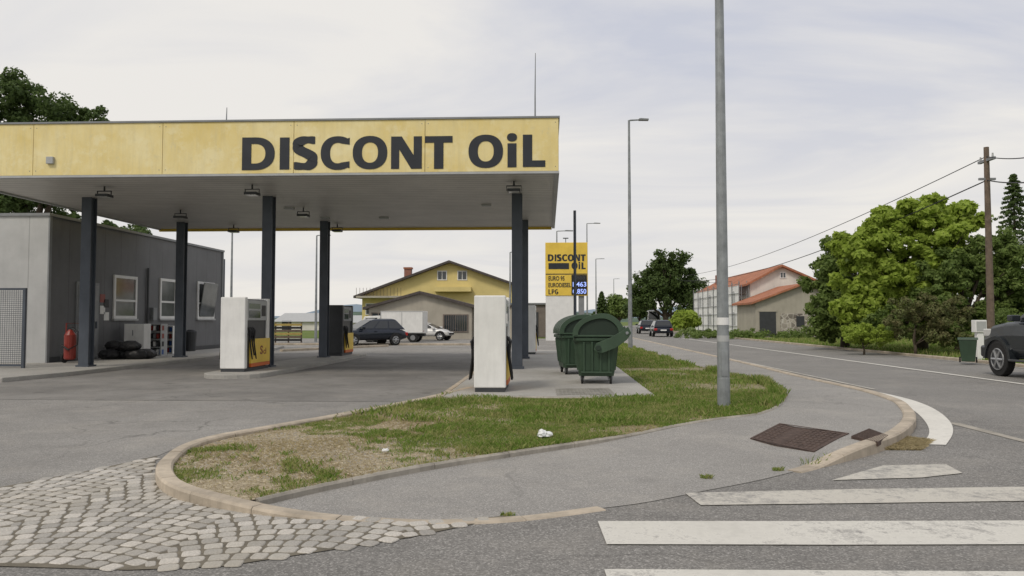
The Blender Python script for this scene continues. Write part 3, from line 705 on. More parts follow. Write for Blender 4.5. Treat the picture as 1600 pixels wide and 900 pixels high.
for (px,Yc) in ((137,22.3),(419,22.3),(808,22.2),(283,28.1),(507,28.1),(819,28.1)):
    x=at(px,450,Yc)[0]; b=B(); w=.15
    b.box(x-w,Yc-w,.0,x+w,Yc-w+.03,CZ0+.04,m_steel_d); b.box(x-w,Yc+w-.03,.0,x+w,Yc+w,CZ0+.04,m_steel_d); b.box(x-.08,Yc-w+.031,.0,x+.08,Yc+w-.031,CZ0+.04,m_steel_d)
    b.box(x-w-.05,Yc-w-.05,0,x+w+.05,Yc+w+.05,.17,m_steel_d)
    b.finish('column',can)
def flood(px,py):
    r=ray(px,py); t=(CZ0-.2-CH)/r[2]; x,y=r[0]*t,r[1]*t
    b=B(); b.cyl((x,y,CZ0+.04),(x,y,CZ0-.09),.025,m_dgrey,8); b.box(x-.2,y-.03,CZ0-.10,x+.2,y+.03,CZ0-.08,m_dgrey)
    b.box(x-.2,y-.02,CZ0-.22,x-.185,y+.02,CZ0-.101,m_dgrey); b.box(x+.185,y-.02,CZ0-.22,x+.2,y+.02,CZ0-.101,m_dgrey)
    b.box(x-.17,y-.16,CZ0-.25,x+.17,y+.16,CZ0-.18,m_dgrey); b.box(x-.14,y-.13,CZ0-.26,x+.14,y+.13,CZ0-.251,m_lamp)
    b.finish('ceiling_light',can,bevel=.008)
for p in ((163,305),(394,302),(282,339),(474,336),(365,361),(527,360),(803,297)): flood(*p)
for p in ((452,326),(508,341),(760,321),(600,341)):
    r=ray(*p); t=(CZ0-CH)/r[2]; x,y=r[0]*t,r[1]*t
    B().box(x-.15,y-.1,CZ0-.02,x+.15,y+.1,CZ0+.045,m_ltgrey).finish('ceiling_hatch',can)
x,z=at(80,251,CY0); B().box(x-.09,CY0-.08,z-.09,x+.09,CY0-.001,z+.09,m_ltgrey).finish('junction_box',can,bevel=.01)
def antenna(px,ptop,Ya):
    x,zt=at(px,ptop,Ya); b=B(); zb=CZ1-.06; b.tube([(x,Ya,zb),(x,Ya,(zt+zb)/2),(x+.01,Ya,zt)],[.03,.02,.01],m_grey,6); b.box(x-.08,Ya-.08,zb,x+.08,Ya+.08,zb+.08,m_grey); b.finish('antenna',can)
antenna(836,83,20.5); antenna(354,168,21)
# ---------------------------------------------------------------- pumps
def pump(label,x0,x1,y0,y1,z0,h,dark=False,group='fuel pumps'):
    t=thing('fuel_pump',label,'fuel pump',((x0+x1)/2,(y0+y1)/2,z0),group=group); w=(x1-x0)/2; l=(y1-y0)/2
    me=m_dgrey if dark else m_white
    b=B(); b.box(-w+.02,-l+.02,0,w-.02,l-.02,.08,m_dgrey); b.finish('plinth',t,local=True)
    for s in (-1,1):
        b=B(); yy=s*(l-.09); b.box(-w,yy-.09,.081,w,yy+.09,h,me); b.finish('end_panel',t,local=True,bevel=.025)
    b=B(); b.box(-w+.05,-l+.181,.081,w-.05,l-.181,h-.05,m_dgrey); b.finish('body',t,local=True)
    for s in (-1,1):
        xx=s*(w-.049); b=B(); b.box(xx,-l+.42,.10,s*(w+.012),l+.01,.20,m_orange); b.box(xx,-l+.42,.203,s*(w+.012),l+.01,.86,m_yellow)
        b.finish('lower_panel',t,local=True,bevel=.006)
        b=B(); xx=s*(w-.049); b.box(xx,-l+.2,h-.62,xx+s*.035,l-.2,h-.07,m_ltgrey if not dark else m_grey); b.finish('display_housing',t,local=True,bevel=.01)
        b=B(); xx=s*(w-.0135); b.box(xx,-l+.3,h-.55,xx+s*.006,l-.7,h-.35,m_glass); b.box(xx,-l+.3,h-.3,xx+s*.006,l-.7,h-.16,pm('lcd_green',(.16,.2,.15),.2)); b.box(xx,l-.6,h-.5,xx+s*.006,l-.3,h-.2,m_black)
        b.finish('display',t,local=True)
        for k in range(3):
            yy=-l+.22+k*.14; xx=s*(w-.03)
            b=B(); b.box(xx-.03,yy-.035,h-1.0,xx+.05,yy+.035,h-.80,m_black); b.tube([(xx+s*.05,yy,h-.82),(xx+s*.1,yy,h-.9),(xx+s*.09,yy,h-1.05)],[.03,.028,.02],m_black,8)
            b.finish('nozzle',t,local=True,bevel=.006)
            b=B(); pts=[(xx+s*.09,yy,h-1.04)]
            for q in range(1,10):
                u=q/10; pts.append((xx+s*(.06+.08*math.sin(u*math.pi)),yy+.04*u,h-1.04-(.62-.1*(k%2))*math.sin(u*math.pi*.93)))
            pts.append((xx+s*.02,yy+.05,h-.8)); b.tube(pts,.017,m_rubber,8); b.finish('hose',t,local=True,smooth=True)
    return t
X1,_=at(343,583,20.0); X2,_=at(382,583,20.0)
p1=pump('white fuel pump with yellow panels and black hoses on the island',X1,X2,20.0,21.8,.13,1.98)
text('S',p1.location.x+(X2-X1)/2+.014,21.05,.13+.42,.2,.24,m_red,p1,'panel_lettering',.02,.004,face='+X')
text('cl',p1.location.x+(X2-X1)/2+.014,21.30,.13+.42,.2,.17,m_red,p1,'panel_lettering',.01,.004,face='+X')
X1,_=at(514,556,29.2); 
pump('dark grey fuel pump with yellow and red panels on the island',X1-.1,X1+.52,29.2,30.8,.13,1.95,True)
X1,_=at(740,614,14.9); X2,_=at(790,614,14.9)
pump('white fuel pump standing alone at the end of the slab',X1,X2,14.95,16.5,.10,1.88)
X1,_=at(822,550,31.5); X2,_=at(837,550,31.5)
pump('white fuel pump beside the rear column',X1-.15,X2,31.5,33.0,.10,2.0)
# ---------------------------------------------------------------- bins
def bin4(label,x,y,z,rot):
    t=thing('wheeled_bin',label,'rubbish container',(x,y,z),rot,group='green wheeled rubbish containers')
    b=B()
    def ring(hx,hy,zz,c=.08): return [(-hx+c,-hy,zz),(hx-c,-hy,zz),(hx,-hy+c,zz),(hx,hy-c,zz),(hx-c,hy,zz),(-hx+c,hy,zz),(-hx,hy-c,zz),(-hx,-hy+c,zz)]
    R_=[ring(.38,.54,.17),ring(.40,.58,.30),ring(.46,.645,.93),ring(.51,.70,.945),ring(.51,.70,1.02)]
    vs=sum(R_,[]); fs=[tuple(range(8))[::-1]]
    for i in range(4):
        for k in range(8): fs.append((i*8+k,i*8+(k+1)%8,(i+1)*8+(k+1)%8,(i+1)*8+k))
    fs.append(tuple(32+k for k in range(8))); b.add(vs,fs,m_green_d)
    for s in (-1,1):
        for k in (-.27,-.09,.09,.27): b.prism([(s*.56,.26),(s*.61,.26),(s*.685,.925),(s*.62,.925)],'x',k-.022,k+.022,m_green_l)  # upright ribs in the lighter green, highlights put into their colour
        b.box(-.34,s*.56,.24,.34,s*.615,.275,m_green_l)
        for k in (-.42,-.14,.14,.42): b.prism([(s*.38,.3),(s*.425,.3),(s*.495,.92),(s*.44,.92)],'y',k-.02,k+.02,m_green_l)
    b.finish('body',t,local=True,bevel=.010)
    b=B(); prof=smooth_path([(-.50,1.045),(-.49,1.18),(-.40,1.33),(-.22,1.45),(.02,1.52),(.24,1.52),(.42,1.43),(.55,1.28),(.60,1.10),(.60,1.045)],3)
    b.prism(prof,'y',-.68,.68,m_green_x)
    nP=len(prof); cx0,cz0=.05,1.09
    outer_=[(p[0]*1.03,1.035+(p[1]-1.045)*1.05) for p in prof]; inner_=[(cx0+(p[0]-cx0)*.80,cz0+(p[1]-cz0)*.78) if p[1]>1.05 else (cx0+(p[0]-cx0)*.80,1.06) for p in prof]
    for yy0,yy1 in ((-.73,-.681),(.681,.73)):
        V=[(p[0],yy0,p[1]) for p in outer_+inner_]+[(p[0],yy1,p[1]) for p in outer_+inner_]; n=nP
        f=[(k,k+1,n+k+1,n+k) for k in range(n-1)]+[(2*n+k,3*n+k,3*n+k+1,2*n+k+1) for k in range(n-1)]+[(k,2*n+k,2*n+k+1,k+1) for k in range(n-1)]+[(n+k,n+k+1,3*n+k+1,3*n+k) for k in range(n-1)]
        b.add(V,f,m_green_l); b.box(-.50,yy0,1.036,.60,yy1,1.075,m_green_l)
    sk=[(p[0]*1.012,1.04+(p[1]-1.045)*1.022) for p in prof]
    V=[(p[0],-.68,p[1]) for p in sk]+[(p[0],.68,p[1]) for p in sk]; b.add(V,[(k,k+1,nP+k+1,nP+k) for k in range(nP-1)],m_green_l)
    for yy in (-.35,0,.35): b.prism([(p[0]*1.025,1.035+(p[1]-1.045)*1.04) for p in prof],'y',yy-.02,yy+.02,m_green_d)
    b.box(.58,-.5,1.02,.68,.5,1.06,m_green_l)
    b.finish('lid',t,local=True,bevel=.008)
    for s in (-1,1):
        b=B(); y0=s*.75; b.prism([(-.06,.76),(.02,.70),(.14,.69),(.42,.80),(.66,.98),(.75,1.12),(.68,1.26),(.56,1.17),(.30,1.02),(.0,.90)],'y',y0,y0+s*.035,m_green_l)
        b.cyl((0.04,y0-s*.10,.80),(0.04,y0+s*.08,.80),.06,m_green_x,14); b.cyl((.66,y0-.01,1.12),(.66,y0+s*.06,1.12),.035,m_galv,12)
        b.finish('lid_arm',t,local=True,bevel=.008)
    for sx in (-1,1):
        for sy in (-1,1):
            xx,yy=sx*.31,sy*.46; b=B(); b.cyl((xx-.025,yy,.09),(xx+.025,yy,.09),.09,m_rubber,16); b.cyl((xx-.03,yy,.09),(xx+.03,yy,.09),.045,m_galv,10)
            b.box(xx-.045,yy-.03,.08,xx-.032,yy+.03,.2,m_galv); b.box(xx+.032,yy-.03,.08,xx+.045,yy+.03,.2,m_galv); b.box(xx-.045,yy-.04,.19,xx+.045,yy+.04,.215,m_galv); b.finish('wheel',t,local=True)
    return t
bx=at(932,600,17.4)[0]
bin4('dark green four wheeled container with domed lid on the slab',bx,17.5,.10,R(-3))
bin4('dark green four wheeled container standing behind another container',at(900,590,20.2)[0],20.4,.10,R(6))
X_,_=at(1513,566,26.8)
t=thing('wheelie_bin','dark green wheelie bin on the verge across the road','wheelie bin',(X_,26.8,.05),R(-28))
b=B(); vs=[]
for hx,hy,z_ in ((.20,.22,.05),(.27,.29,.78)): vs+=[(-hx,-hy,z_),(hx,-hy,z_),(hx,hy,z_),(-hx,hy,z_)]
b.add(vs,[(0,3,2,1),(4,5,6,7),(0,1,5,4),(1,2,6,5),(2,3,7,6),(3,0,4,7)],m_green_d); b.finish('body',t,local=True,bevel=.02)
b=B(); b.prism([(-.31,.785),(.34,.785),(.34,.81),(.1,.86),(-.28,.83)],'x',-.30,.30,m_green_d); b.finish('lid',t,local=True,bevel=.01)
for s in (-1,1): B().cyl((s*.22,.25,.1),(s*.27,.25,.1),.1,m_rubber,14).finish('wheel',t,local=True)
# ---------------------------------------------------------------- street lamps
def lamp(label,x,y,h,r0,arm=1.1,side=1,name='street_lamp',group='street lamps along the road'):
    t=thing(name,label,'street lamp',(x,y,.05),group=group)
    b=B(); b.tube([(0,0,0),(0,0,.5),(0,0,.52),(0,0,h)],[r0*1.05,r0*1.03,r0,r0*.5],m_galv,18); b.finish('pole',t,local=True,smooth=False)
    b=B(); b.tube([(0,0,h-.03),(0.06*side,0,h),(arm*side*.55,0,h+.02)],[r0*.4,r0*.4,r0*.35],m_galv,8); b.finish('arm',t,local=True)
    b=B(); s=side; b.prism([(s*arm*.5,h-.01),(s*arm,h-.02),(s*arm,h+.05),(s*arm*.6,h+.08),(s*arm*.5,h+.06)],'y',-.13,.13,m_grey); b.finish('lamp_head',t,local=True,bevel=.01)
    return t
lx,ly=G(1131,637,.08)
l1=lamp('tall galvanised lamp post in the grass by the pavement',lx,ly,11.6,.098,1.2)
_,zz=at(1131,500,ly); B().tube([(0,0,zz-.13),(0,0,zz-.01)],.0985,m_whitepl,18,caps=False).finish('sticker',l1,local=True)
B().tube([(0,0,zz-.4),(0,0,zz-.3)],.0985,m_ltgrey,18,caps=False).finish('sticker',l1,local=True)
b=B(); b.box(-.05,-.103,.55,.05,-.0905,.95,m_galv); b.finish('service_door',l1,local=True)
lx2,ly2=G(985,546,.08); 
lamp('tall galvanised lamp post with a flat lamp head by the pavement',lx2,ly2,at(985,188,ly2)[1]-.05,.105,.95)
for (px,top,Yd) in ((917,350,80),(931,405,125),(959,436,185),(870,362,66)):
    x,z=at(px,top,Yd); lamp('slim grey lamp post further along the road',x,Yd,z,.1 if Yd<100 else .13,1.4)
for (px,top,Yd) in ((363,359,46),(797,395,62),(495,369,50)):
    x,z=at(px,top,Yd); lamp('slim lamp post beyond the forecourt',x,Yd,z,.09,.9,side=1,group='lamp posts beyond the forecourt')
x,z=at(898,329,24); t=thing('dark_pole','thin dark metal pole standing behind the containers','pole',(x,24,.1)); b=B(); b.tube([(0,0,0),(0,0,z-.1)],[.05,.045],m_steel_d,10); b.box(-.12,-.12,0,.12,.12,.02,m_steel_d); b.finish('pole',t,local=True)
x,z=at(350,405,39); t=thing('dark_pole','thin dark metal pole beside the grey building','pole',(x,39,.0)); b=B(); b.tube([(0,0,0),(0,0,z)],[.06,.06],m_steel_d,10); b.finish('pole',t,local=True)
# ---------------------------------------------------------------- price sign
SY=56; 
def S(px,py): return at(px,py,SY)
x0,zt=S(852,379); x1,_=S(918,379); _,zm=S(852,462); _,zb=S(852,533)
sg=thing('price_sign','tall yellow fuel price sign with digital prices on a white base','price sign',((x0+x1)/2,SY,0))
b=B(); b.box(x0,SY,zm,x1,SY+.5,zt,m_yellow); b.finish('sign_panel',sg,bevel=.02)
x1b=S(901,500)[0]; b=B(); b.box(x0+.02,SY+.05,0,x1b,SY+.45,zm-.003,m_whitepl); b.finish('base_panel',sg)
b=B(); b.box(x1b+.15,SY+.15,0,x1-.25,SY+.35,zm-.004,m_grey); b.finish('support_post',sg)
def TS(s,p0,p1,yb,yt,bold=.02,mat=m_letter,name='lettering'):
    xa,za_=S(p0,yb); xb,_=S(p1,yb); _,z2=S(p0,yt); return text(s,xa,SY-.012,za_,xb-xa,z2-za_,mat,sg,name,bold,.01)
k_=(915-856)/(707-378.)
def mp_(a): return 856+(a-378)*k_
wordmark([(c,mp_(a),mp_(b_),408,397.5) for c,a,b_ in (('D',378,429),('I',437,452),('S',457,496),('C',501,547),('O',551,605),('N',611,659),('T',664,707))],S,SY-.003,.012,m_letter,sg)
wordmark([('O',893,902.5,420.5,410),('i',904,906.5,420.5,409.5),('L',908.5,915,420.5,410)],S,SY-.003,.012,m_letter,sg)
a0,z0=S(857,420.5); a1,z1=S(889,411); B().box(a0,SY-.02,z0,a1,SY-.002,z1,m_letter).finish('bar_emblem',sg)
a0,z0=S(852,429); a1,z1=S(918,427.5); B().box(a0+.03,SY-.012,z0,a1-.03,SY-.002,z1,m_letter).finish('divider',sg)
TS('EURO 95',857,882,438.5,431.5,.015); TS('EURODIESEL',857,892,448.8,442,.015)
wordmark([('L',857,861,459.8,452),('P',862,866.3,459.8,452),('G',867,872,459.8,452)],S,SY-.003,.012,m_letter,sg,sv=.2,sh=.17)
a0,z0=S(893,460.5); a1,z1=S(917,429.5); B().box(a0,SY-.03,z0,a1,SY-.002,z1,m_black).finish('price_display',sg)
e=M('led_digits'); e.set((.2,.3,.8),.5); e.put(e.b.inputs['Emission Color'],(.40,.5,1.0)); e.b.inputs['Emission Strength'].default_value=.9
def TD(s,p0,p1,yb,yt,mat):
    xa,za_=S(p0,yb); xb,_=S(p1,yb); _,z2=S(p0,yt); text(s,xa,SY-.034,za_,xb-xa,z2-za_,mat,sg,'price_digits',.012,.004)
TD('1.463',895,916,448,440.5,e.m); TD('0.850',895,916,459,451.5,e.m); TD('8888',897,914,437,431.5,m_dgrey)
b=B(); xx=S(884,379)[0]; b.tube([(xx,SY+.2,zt),(xx,SY+.2,zt+.35)],.03,m_steel_d,6); b.box(xx-.2,SY+.1,zt+.3,xx+.2,SY+.3,zt+.36,m_steel_d); b.finish('bracket',sg)
# ---------------------------------------------------------------- cabin
WX=-16.15
cb=thing('service_building','grey flat roofed service building of metal panels','building',(-19,31,.12))
y0c=24.1; y1c=atX(347,470,WX)[0]; zc=4.88
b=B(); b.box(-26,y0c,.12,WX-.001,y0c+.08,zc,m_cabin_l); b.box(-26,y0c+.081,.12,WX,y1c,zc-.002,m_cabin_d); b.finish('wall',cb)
b=B(); b.box(-26.05,y0c-.06,zc,WX+.07,y1c+.06,zc+.09,m_grey); b.finish('roof_trim',cb)
b=B(); b.box(WX+.001,y0c-.01,.12,WX+.05,y0c+.12,zc,m_grey); b.box(WX+.002,y1c-.1,.12,WX+.05,y1c+.02,zc,m_grey); b.box(WX+.002,y0c+.13,.12,WX+.02,y1c-.11,.30,m_dgrey); b.finish('corner_trim',cb)
def reloc(o,par):
    for v in o.data.vertices: v.co-=par.location
    return o
def wwin(pa,pb,pt,pbm,tilt=False):
    ya,_=atX(pa,pt,WX); yb,_=atX(pb,pt,WX); _,zt_=atX((pa+pb)/2,pt,WX); _,zb_=atX((pa+pb)/2,pbm,WX)
    w=B(); f=.11; 
    w.box(WX+.002,ya,zb_,WX+.06,yb,zb_+f,m_whitepl); w.box(WX+.002,ya,zt_-f,WX+.06,yb,zt_,m_whitepl); w.box(WX+.002,ya,zb_+f,WX+.06,ya+f,zt_-f,m_whitepl); w.box(WX+.002,yb-f,zb_+f,WX+.06,yb,zt_-f,m_whitepl)
    zm_=zb_+(zt_-zb_)*.42; w.box(WX+.003,ya+f,zm_-.04,WX+.055,yb-f,zm_+.04,m_whitepl)
    w.box(WX-.005,ya-.05,zb_-.07,WX+.1,yb+.05,zb_-.002,m_ltgrey)
    ob=w.finish('window',cb)
    g=B(); g.box(WX+.004,ya+f,zb_+f,WX+.02,yb-f,zt_-f,m_glass_l); reloc(g.finish('window_pane',ob,local=True),cb)
    if tilt:
        g=B(); g.prism([(WX+.05,zb_+.1),(WX+.09,zb_+.1),(WX+.30,zt_-.05),(WX+.26,zt_-.05)],'y',ya+.14,yb-.14,m_glass_l); g.finish('open_sash',cb)
wwin(177,213,431,498); wwin(249,274,436,498); wwin(308,334,441,498,True)
ya,_=atX(118,470,WX); yb,_=atX(153,470,WX); _,zt_=atX(135,441,WX)
b=B(); b.box(WX+.002,ya,.13,WX+.05,yb,zt_,m_grey); b.box(WX+.051,ya+.1,.2,WX+.07,yb-.1,zt_-.1,pm('door_grey',(.30,.31,.32),.5)); dob=b.finish('door',cb)
b=B(); b.box(WX+.071,yb-.25,1.2,WX+.12,yb-.2,1.45,m_steel_d); reloc(b.finish('handle',dob,local=True),cb)
for (pa,pt,c) in ((160,464,m_red),(160,482,m_white),(166,472,m_black),(166,492,m_white)):
    y_,z_=atX(pa,pt,WX); B().box(WX+.002,y_-.16,z_-.2,WX+.012,y_+.16,z_+.1,c).finish('notice',cb)
y_,_=atX(228,500,WX); B().tube([(WX+.06,y_,.15),(WX+.06,y_,3.6)],.04,m_dgrey,8).finish('downpipe',cb)
B().box(WX+.002,y_+.3,1.5,WX+.15,y_+.6,2.0,m_grey).finish('meter_box',cb)
# items by the cabin
def extinguisher(label,px,Yy,s,wheels):
    x,_=at(px,560,Yy); t=thing('fire_extinguisher',label,'fire extinguisher',(x,Yy,.12))
    b=B(); b.tube([(0,0,.12*s),(0,0,.16*s),(0,0,.92*s),(0,0,1.04*s),(0,0,1.10*s)],[.14*s,.18*s,.18*s,.10*s,.05*s],m_red,16); b.finish('tank',t,local=True,smooth=False)
    b=B(); b.box(-.08*s,-.03,1.10*s,.08*s,.03,1.18*s,m_black); b.tube([(.05*s,0,1.14*s),(.3*s,-.05,1.02*s),(.3*s,-.1,.6*s),(.1*s,-.24*s,.45*s),(-.15*s,-.24*s,.6*s)],.03*s,m_black,8); b.finish('hose',t,local=True)
    if wheels:
        b=B(); b.tube([(-.27*s,.2,.15),(-.27*s,.2,1.3*s),(.27*s,.2,1.3*s),(.27*s,.2,.15)],.022,m_red,6); b.finish('trolley_frame',t,local=True)
        for q in (-1,1): B().cyl((q*.28*s,.2,.17),(q*.34*s,.2,.17),.17,m_rubber,14).finish('wheel',t,local=True)
extinguisher('large red wheeled fire extinguisher beside the entrance',109,24.0,.98,True)
extinguisher('small red fire extinguisher beside the doorway',168,28.0,.62,False)
t=thing('mesh_gate','dark grey wire mesh gate beside the building wall','gate',(-17,21.8,.12))
xa,_=at(-90,500,21.5); xb,_=at(38,500,21.5); _,zt_=at(38,450,21.5)
b=B()
for x in (xa,xb): b.box(x-.04,21.46,.12,x+.04,21.54,zt_,m_steel_d)
for z_ in (.2,zt_-.03): b.box(xa+.041,21.47,z_-.03,xb-.041,21.53,z_+.03,m_steel_d)
b.finish('frame',t)
b=B(); n=38
for i in range(1,n): 
    x=xa+(xb-xa)*i/n; b.cyl((x,21.5,.23),(x,21.5,zt_-.06),.006,m_steel_d,4)
    z_=.23+(zt_-.29)*i/n; b.cyl((xa+.04,21.5,z_),(xb-.04,21.5,z_),.006,m_steel_d,4)
b.finish('wire_mesh',t)
for i,(px,dz) in enumerate(((172,0),(192,0),(212,0),(182,.3),(203,.3),(226,.0))):
    x,_=at(px,565,26.6+.3*(i%2)); t=thing('black_sack','filled black plastic sack stacked by the building wall','sack',(x,26.6+.3*(i%2),.12+dz),random.uniform(-.3,.3),group='black sacks by the wall')
    bm=bmesh.new(); bmesh.ops.create_icosphere(bm,subdivisions=3,radius=1)
    for v in bm.verts:
        n_=math.sin(v.co.x*7+i)*math.cos(v.co.y*6)*.08+random.uniform(-.03,.03); v.co*=1+n_; v.co.x*=.40; v.co.y*=.32; v.co.z=max(-.8,v.co.z)*.2+.16
    me=bpy.data.meshes.new('bag'); bm.to_mesh(me); bm.free(); me.materials.append(m_black); o=bpy.data.objects.new('bag',me); COL.objects.link(o); o.parent=t
def rack(label,pa,pb,pt,Yy,mat):
    xa,_=at(pa,560,Yy); xb,_=at(pb,560,Yy); _,zt_=at(pa,pt,Yy); t=thing('display_rack',label,'rack',((xa+xb)/2,Yy,.12)); w=(xb-xa)/2; h=zt_-.12
    b=B(); b.box(-w,-.25,0,-w+.03,.25,h,mat); b.box(w-.03,-.25,0,w,.25,h,mat); b.box(-w+.031,.22,0,w-.031,.25,h,mat); b.finish('frame',t,local=True)
    rows=4
    for k in range(rows+1): B().box(-w+.031,-.25,(h-.04)*k/rows+.01,w-.031,.215,(h-.04)*k/rows+.04,mat).finish('shelf',t,local=True)
    cs=[m_red,pm('bottle_blue',(.04,.1,.3),.4),m_black,m_white,m_dgrey,m_black,m_grey,m_dgrey]
    for k in range(rows):
        b=B(); zz=h*k/rows+.051
        for q in range(int(2*w/.13)):
            x=-w+.1+q*.13; b.box(x-.045,-.18,zz,x+.045,-.02,zz+h/rows*.62,random.choice(cs))
        b.finish('canister_row',t,local=True,kind='stuff')
rack('white display rack with coloured canisters by the wall',230,256,506,29.3,m_ltgrey); rack('white cabinet rack against the building wall',256,274,509,31.2,m_white)
x,_=at(212,560,28.3); t=thing('white_cabinet','white metal cabinet standing by the building wall','cabinet',(x,28.4,.12)); _,z_=at(212,506,28.3)
b=B(); b.box(-.38,-.25,0.05,.38,.25,z_-.12,m_white); b.box(-.36,-.262,.1,-.01,-.251,z_-.17,m_white); b.box(.01,-.262,.1,.36,-.251,z_-.17,m_white); b.box(-.3,-.2,0,.3,.2,.049,m_dgrey); b.finish('cabinet_body',t,local=True,bevel=.01); B().box(-.05,-.28,.8,-.03,-.263,1.0,m_steel_d).finish('handle',t,local=True)
x,_=at(298,550,33.6); t=thing('litter_bin','dark round litter bin beside the building','litter bin',(x,33.6,.12)); B().tube([(0,0,0),(0,0,.8),(0,0,.86)],[.2,.25,.25],m_dgrey,14).finish('body',t,local=True); B().tube([(0,0,.87),(0,0,.95)],[.26,.12],m_black,14).finish('lid',t,local=True)
# ---------------------------------------------------------------- houses
def window(parent,x0,x1,z0,z1,y,glass=m_glass,frame=m_whitepl,f=.08):
    b=B(); b.box(x0,y-.06,z0,x1,y-.002,z0+f,frame); b.box(x0,y-.06,z1-f,x1,y-.002,z1,frame); b.box(x0,y-.06,z0+f,x0+f,y-.002,z1-f,frame); b.box(x1-f,y-.06,z0+f,x1,y-.002,z1-f,frame)
    xm=(x0+x1)/2; b.box(xm-.03,y-.055,z0+f,xm+.03,y-.002,z1-f,frame)
    o=b.finish('window',parent); g=B(); g.box(x0+f,y-.03,z0+f,x1-f,y-.003,z1-f,glass)
    reloc(g.finish('window_pane',o,local=True),parent)
def gable(name,label,x0,x1,y0,y1,zL,xp,zp,zR,wm,rm,over=.5,th=.18,base=0):
    t=thing(name,label,'house',((x0+x1)/2,(y0+y1)/2,base))
    b=B(); b.prism([(x0,base),(x1,base),(x1,zR),(xp,zp),(x0,zL)],'y',y0,y1,wm); b.finish('wall',t)
    sl=(zp-zL)/(xp-x0); sr=(zp-zR)/(x1-xp); b=B()
    b.prism([(x0-over,zL-sl*over+.01),(xp,zp+.01),(x1+over,zR-sr*over+.01),(x1+over,zR-sr*over+.01+th),(xp,zp+.01+th),(x0-over,zL-sl*over+.01+th)],'y',y0-over,y1+over,rm); ro=b.finish('roof',t)
    return t,ro
Yh=74; q=lambda px,py:at(px,py,Yh)
yh,ro=gable('yellow_house','yellow rendered house with dark gabled roof and brick chimney',q(566,460)[0],q(800,440)[0],Yh,Yh+13,q(566,462)[1],q(703,411)[0],q(703,411)[1],q(800,445)[1],m_yhouse,m_tile_d,.7,.22)
for (a,c) in ((685,700),(716,731)): window(yh,q(a,0)[0],q(c,0)[0],q(a,438)[1],q(a,423)[1],Yh)
window(yh,q(575,0)[0],q(605,0)[0],q(575,492)[1],q(575,474)[1],Yh); window(yh,q(756,0)[0],q(772,0)[0],q(756,492)[1],q(756,474)[1],Yh)
cx,cz=q(628,432); b=B(); b.box(cx-.35,Yh+3,q(628,445)[1]-.6,cx+.35,Yh+3.7,q(628,417)[1],m_brick); b.box(cx-.42,Yh+2.93,q(628,417)[1]+.001,cx+.42,Yh+3.77,q(628,415)[1]+.05,m_tile_o); reloc(b.finish('chimney',ro,local=True),yh)
b=B(); b.box(q(566,0)[0]-.02,Yh-1.4,q(566,466)[1],q(640,0)[0],Yh-.001,q(566,463)[1],m_beige)
xa_=q(566,0)[0]; zz0=q(566,465)[1]
for i in range(14): b.cyl((xa_+i*.33,Yh-1.36,zz0),(xa_+i*.33,Yh-1.36,zz0+.9),.02,m_wood,5)
b.finish('balcony',yh)
b=B(); b.box(q(682,0)[0],Yh-.9,q(682,456)[1],q(738,0)[0],Yh-.001,q(682,449)[1],m_yhouse); b.finish('bay_ledge',yh)
Yh2=60; q2=lambda px,py:at(px,py,Yh2)
bh,ro=gable('beige_house','low beige house with a dark gable roof and barred window',q2(580,0)[0],q2(738,0)[0],Yh2,Yh2+9,q2(580,482)[1],q2(657,459)[0],q2(657,459)[1],q2(738,480)[1],m_beige,m_tile_d,.4,.2)
window(bh,q2(694,0)[0],q2(733,0)[0],q2(694,519)[1],q2(694,491)[1],Yh2,frame=m_brownwall)
window(bh,q2(584,0)[0],q2(606,0)[0],q2(694,503)[1],q2(694,488)[1],Yh2,frame=m_brownwall)
b=B()
for i in range(11): x=q2(696,0)[0]+i*.18; b.cyl((x,Yh2-.1,q2(694,518)[1]),(x,Yh2-.1,q2(694,492)[1]),.018,m_brownwall,5)
b.finish('window_bars',bh)
b=B(); b.box(q2(739,0)[0],Yh2+1,0,q2(800,0)[0],Yh2+1.3,q2(739,480)[1],m_beige); b.box(q2(739,0)[0],Yh2+.9,q2(739,480)[1]+.002,q2(800,0)[0],Yh2+1.4,q2(739,478)[1]+.05,m_tile_d); b.finish('annex_wall',bh)
t=thing('low_building','low brown flat roofed building behind the canopy columns','building',(q2(838,0)[0],Yh2+8,0)); b=B(); 
xa_,_=at(818,500,68); xb_,zt_=at(853,476,68); b.box(xa_-2,68,0,xb_,74,zt_,m_brownwall); b.finish('wall',t); B().box(xa_-2.2,67.8,zt_+.002,xb_+.2,74.2,zt_+.15,m_grey).finish('roof',t)
b=B(); b.box(xa_+.4,67.94,.1,xa_+1.3,67.998,2.2,m_dgrey); b.finish('door',t)
for (pa,pb,pt,Yd) in ((430,500,494,110),(503,560,497,130)):
    xa_,_=at(pa,500,Yd); xb_,zt_=at(pb,pt,Yd); t=thing('farm_shed','long low pale farm shed in the distance','shed',((xa_+xb_)/2,Yd,0),group='distant farm sheds')
    b=B(); b.box(xa_,Yd,0,xb_,Yd+10,zt_-.8,m_whitewall); b.finish('wall',t); b=B(); b.prism([(Yd-.4,zt_-.79),(Yd+5,zt_+.5),(Yd+10.4,zt_-.79)],'x',xa_-.3,xb_+.3,m_ltgrey); b.finish('roof',t)
    b=B(); b.box(xa_+1,Yd-.04,0.05,xa_+2.4,Yd-.003,1.4,m_dgrey); b.finish('door',t)
Yh3=75; q3=lambda px,py:at(px,py,Yh3)
rh,ro=gable('scaffolded_house','white house under renovation with orange tiled roof and netting',q3(1166,0)[0],q3(1268,0)[0],Yh3,Yh3+24,q3(1166,443)[1],q3(1220,417)[0],q3(1220,417)[1],q3(1268,441)[1],m_whitewall,m_tile_o,.5,.2)
xw=q3(1166,0)[0]; Yc_=Yh3+20
